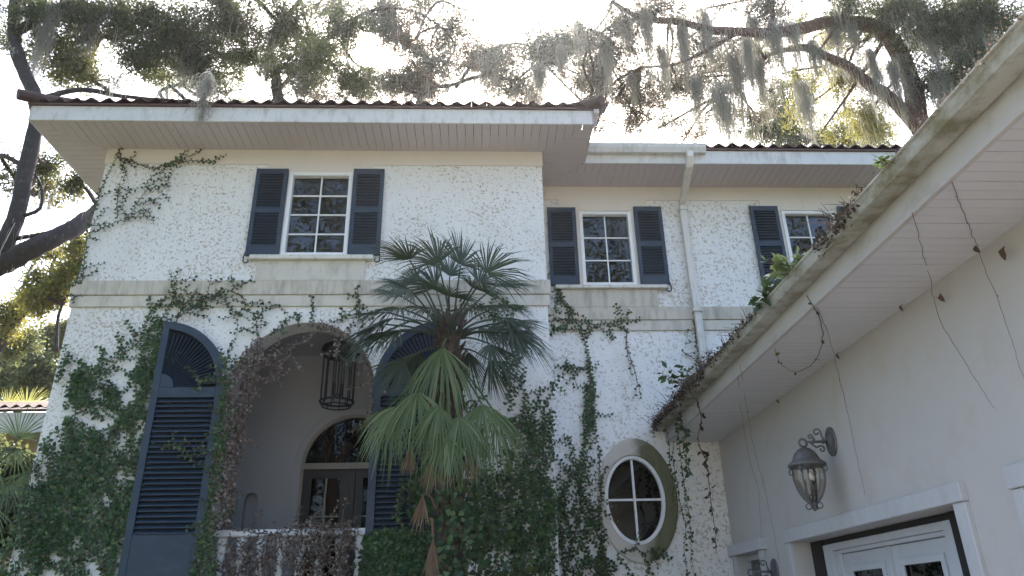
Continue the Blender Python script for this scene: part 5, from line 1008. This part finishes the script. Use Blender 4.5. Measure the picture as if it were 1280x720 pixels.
MT = ['broad brownish moss clump just above the front eave, right of centre', 'thin moss strand left of the wing roof, under open sky', 'pale moss tuft below the open sky gap', 'long narrow moss strand above the corner of the front eave', 'wide brown moss tangle beside the front eave corner', 'short brown moss strand low behind the wing gutter', 'narrow moss strand hanging over the downspout top', 'long pale moss veil at the left end of the horizontal limb', 'long dark moss strand reaching the wing eave left of the biggest clump', 'biggest moss clump, a heavy grey beard touching the wing eave', 'pale moss veil near the top edge over the biggest clump', 'shaggy moss strand just right of the biggest clump', 'ragged moss strand under the middle of the horizontal limb', 'moss tuft hanging at the upright fork of the horizontal limb', 'short moss strand between the horizontal limb and the biggest clump', 'bright white sunlit moss streamer reaching down to the wing roof', 'small moss tuft on the thick middle of the horizontal limb', 'moss tuft at the tip of the sloping red limb', 'short moss tuft right of the middle of the horizontal limb', 'moss tuft under the bend of the horizontal limb', 'bright wide moss curtain between the two red forked limbs', 'bright moss curtain along the upright red limb', 'thin moss strand over the red fork', 'moss tuft in the dark leaves at the upper right', 'moss strand right of the red fork, above the garage gutter', 'moss strand in dark leaves close to the garage gutter', 'small moss tuft at the top right by the gutter', 'moss tuft in the sparse leaves right of the left trunk', 'moss strand along the upper left trunk', 'thin moss string below the dark left crown', 'moss tuft low in the dark left crown', 'moss tuft under the thin left part of the horizontal limb', 'moss tuft at the far left tip of the horizontal limb', 'moss tuft over the upright fork at the top edge']
for q, lab in zip(ML, MT): moss(lab, *q)
q = [(-3.69,8.20,8.48,0.78,0.03)][0]
moss('white moss string caught on the front eave, dangling over the fascia', *q)

# ------------------------------------------------------------------ palms at the left
def small_palm(name, label, base, hubs, mat, L, group=None):
    t = thing(name, label, 'palm', base, group); top = Vector(hubs[0][0])
    for hb, ax in hubs: frond(t, (base[0], base[1], base[2]+.3) if base[2] > 0 else (base[0], base[1], top.z-1.0), hb, ax, 80, L, mat, 26, .1, (random.gauss(0, .2), -1, .1), .012)
    MB().tube([(base[0], base[1], 0), (base[0], base[1], max(base[2]+.4, top.z-.9))], [.14, .12], 10).build('trunk', 'palm_fibre', t, True)
small_palm('sunlit_palm', 'yellow-green sunlit fan palm leaf showing above the outbuilding roof', (-12.2, 18.5, 0), [([(-11.30,18.50,6.55)][0], (.05, 0, 1)), ([(-11.87,18.70,6.54)][0], (-.6, 0, .6))], 'palm_leaf_sunny', .75)
small_palm('palmetto', 'shaded green palmetto fronds under the outbuilding eave at the left edge', (-7.6, 11.2, 0),
           [([(-6.84,11.20,4.02)][0], (-.2, -.2, -1)), ([(-6.94,11.00,3.75)][0], (-.5, 0, -.6)), ([(-6.67,11.30,3.68)][0], (.3, -.2, -.9)), ([(-6.70,11.00,3.46)][0], (-.1, -.3, -1)), ([(-6.81,11.00,3.13)][0], (-.2, -.2, -1)), ([(-6.97,11.40,4.20)][0], (.2, 0, .8))], 'palm_leaf', .6)

# ------------------------------------------------------------------ thin volume added to imitate veiling sun glare
hm = bpy.data.materials.new('glare_haze'); hm.use_nodes = True; ht = hm.node_tree; ht.nodes.clear()
ho = ht.nodes.new('ShaderNodeOutputMaterial'); hv = ht.nodes.new('ShaderNodeVolumePrincipled')
hv.inputs['Color'].default_value = (.92, .92, .94, 1); hv.inputs['Density'].default_value = .0004; hv.inputs['Anisotropy'].default_value = .7
ht.links.new(hv.outputs[0], ho.inputs['Volume']); MATS['glare_haze'] = hm
hz = MB().box(-82, 82, -82, 82, -1.3, 30).build('glare_haze', 'glare_haze'); hz['kind'] = 'stuff'
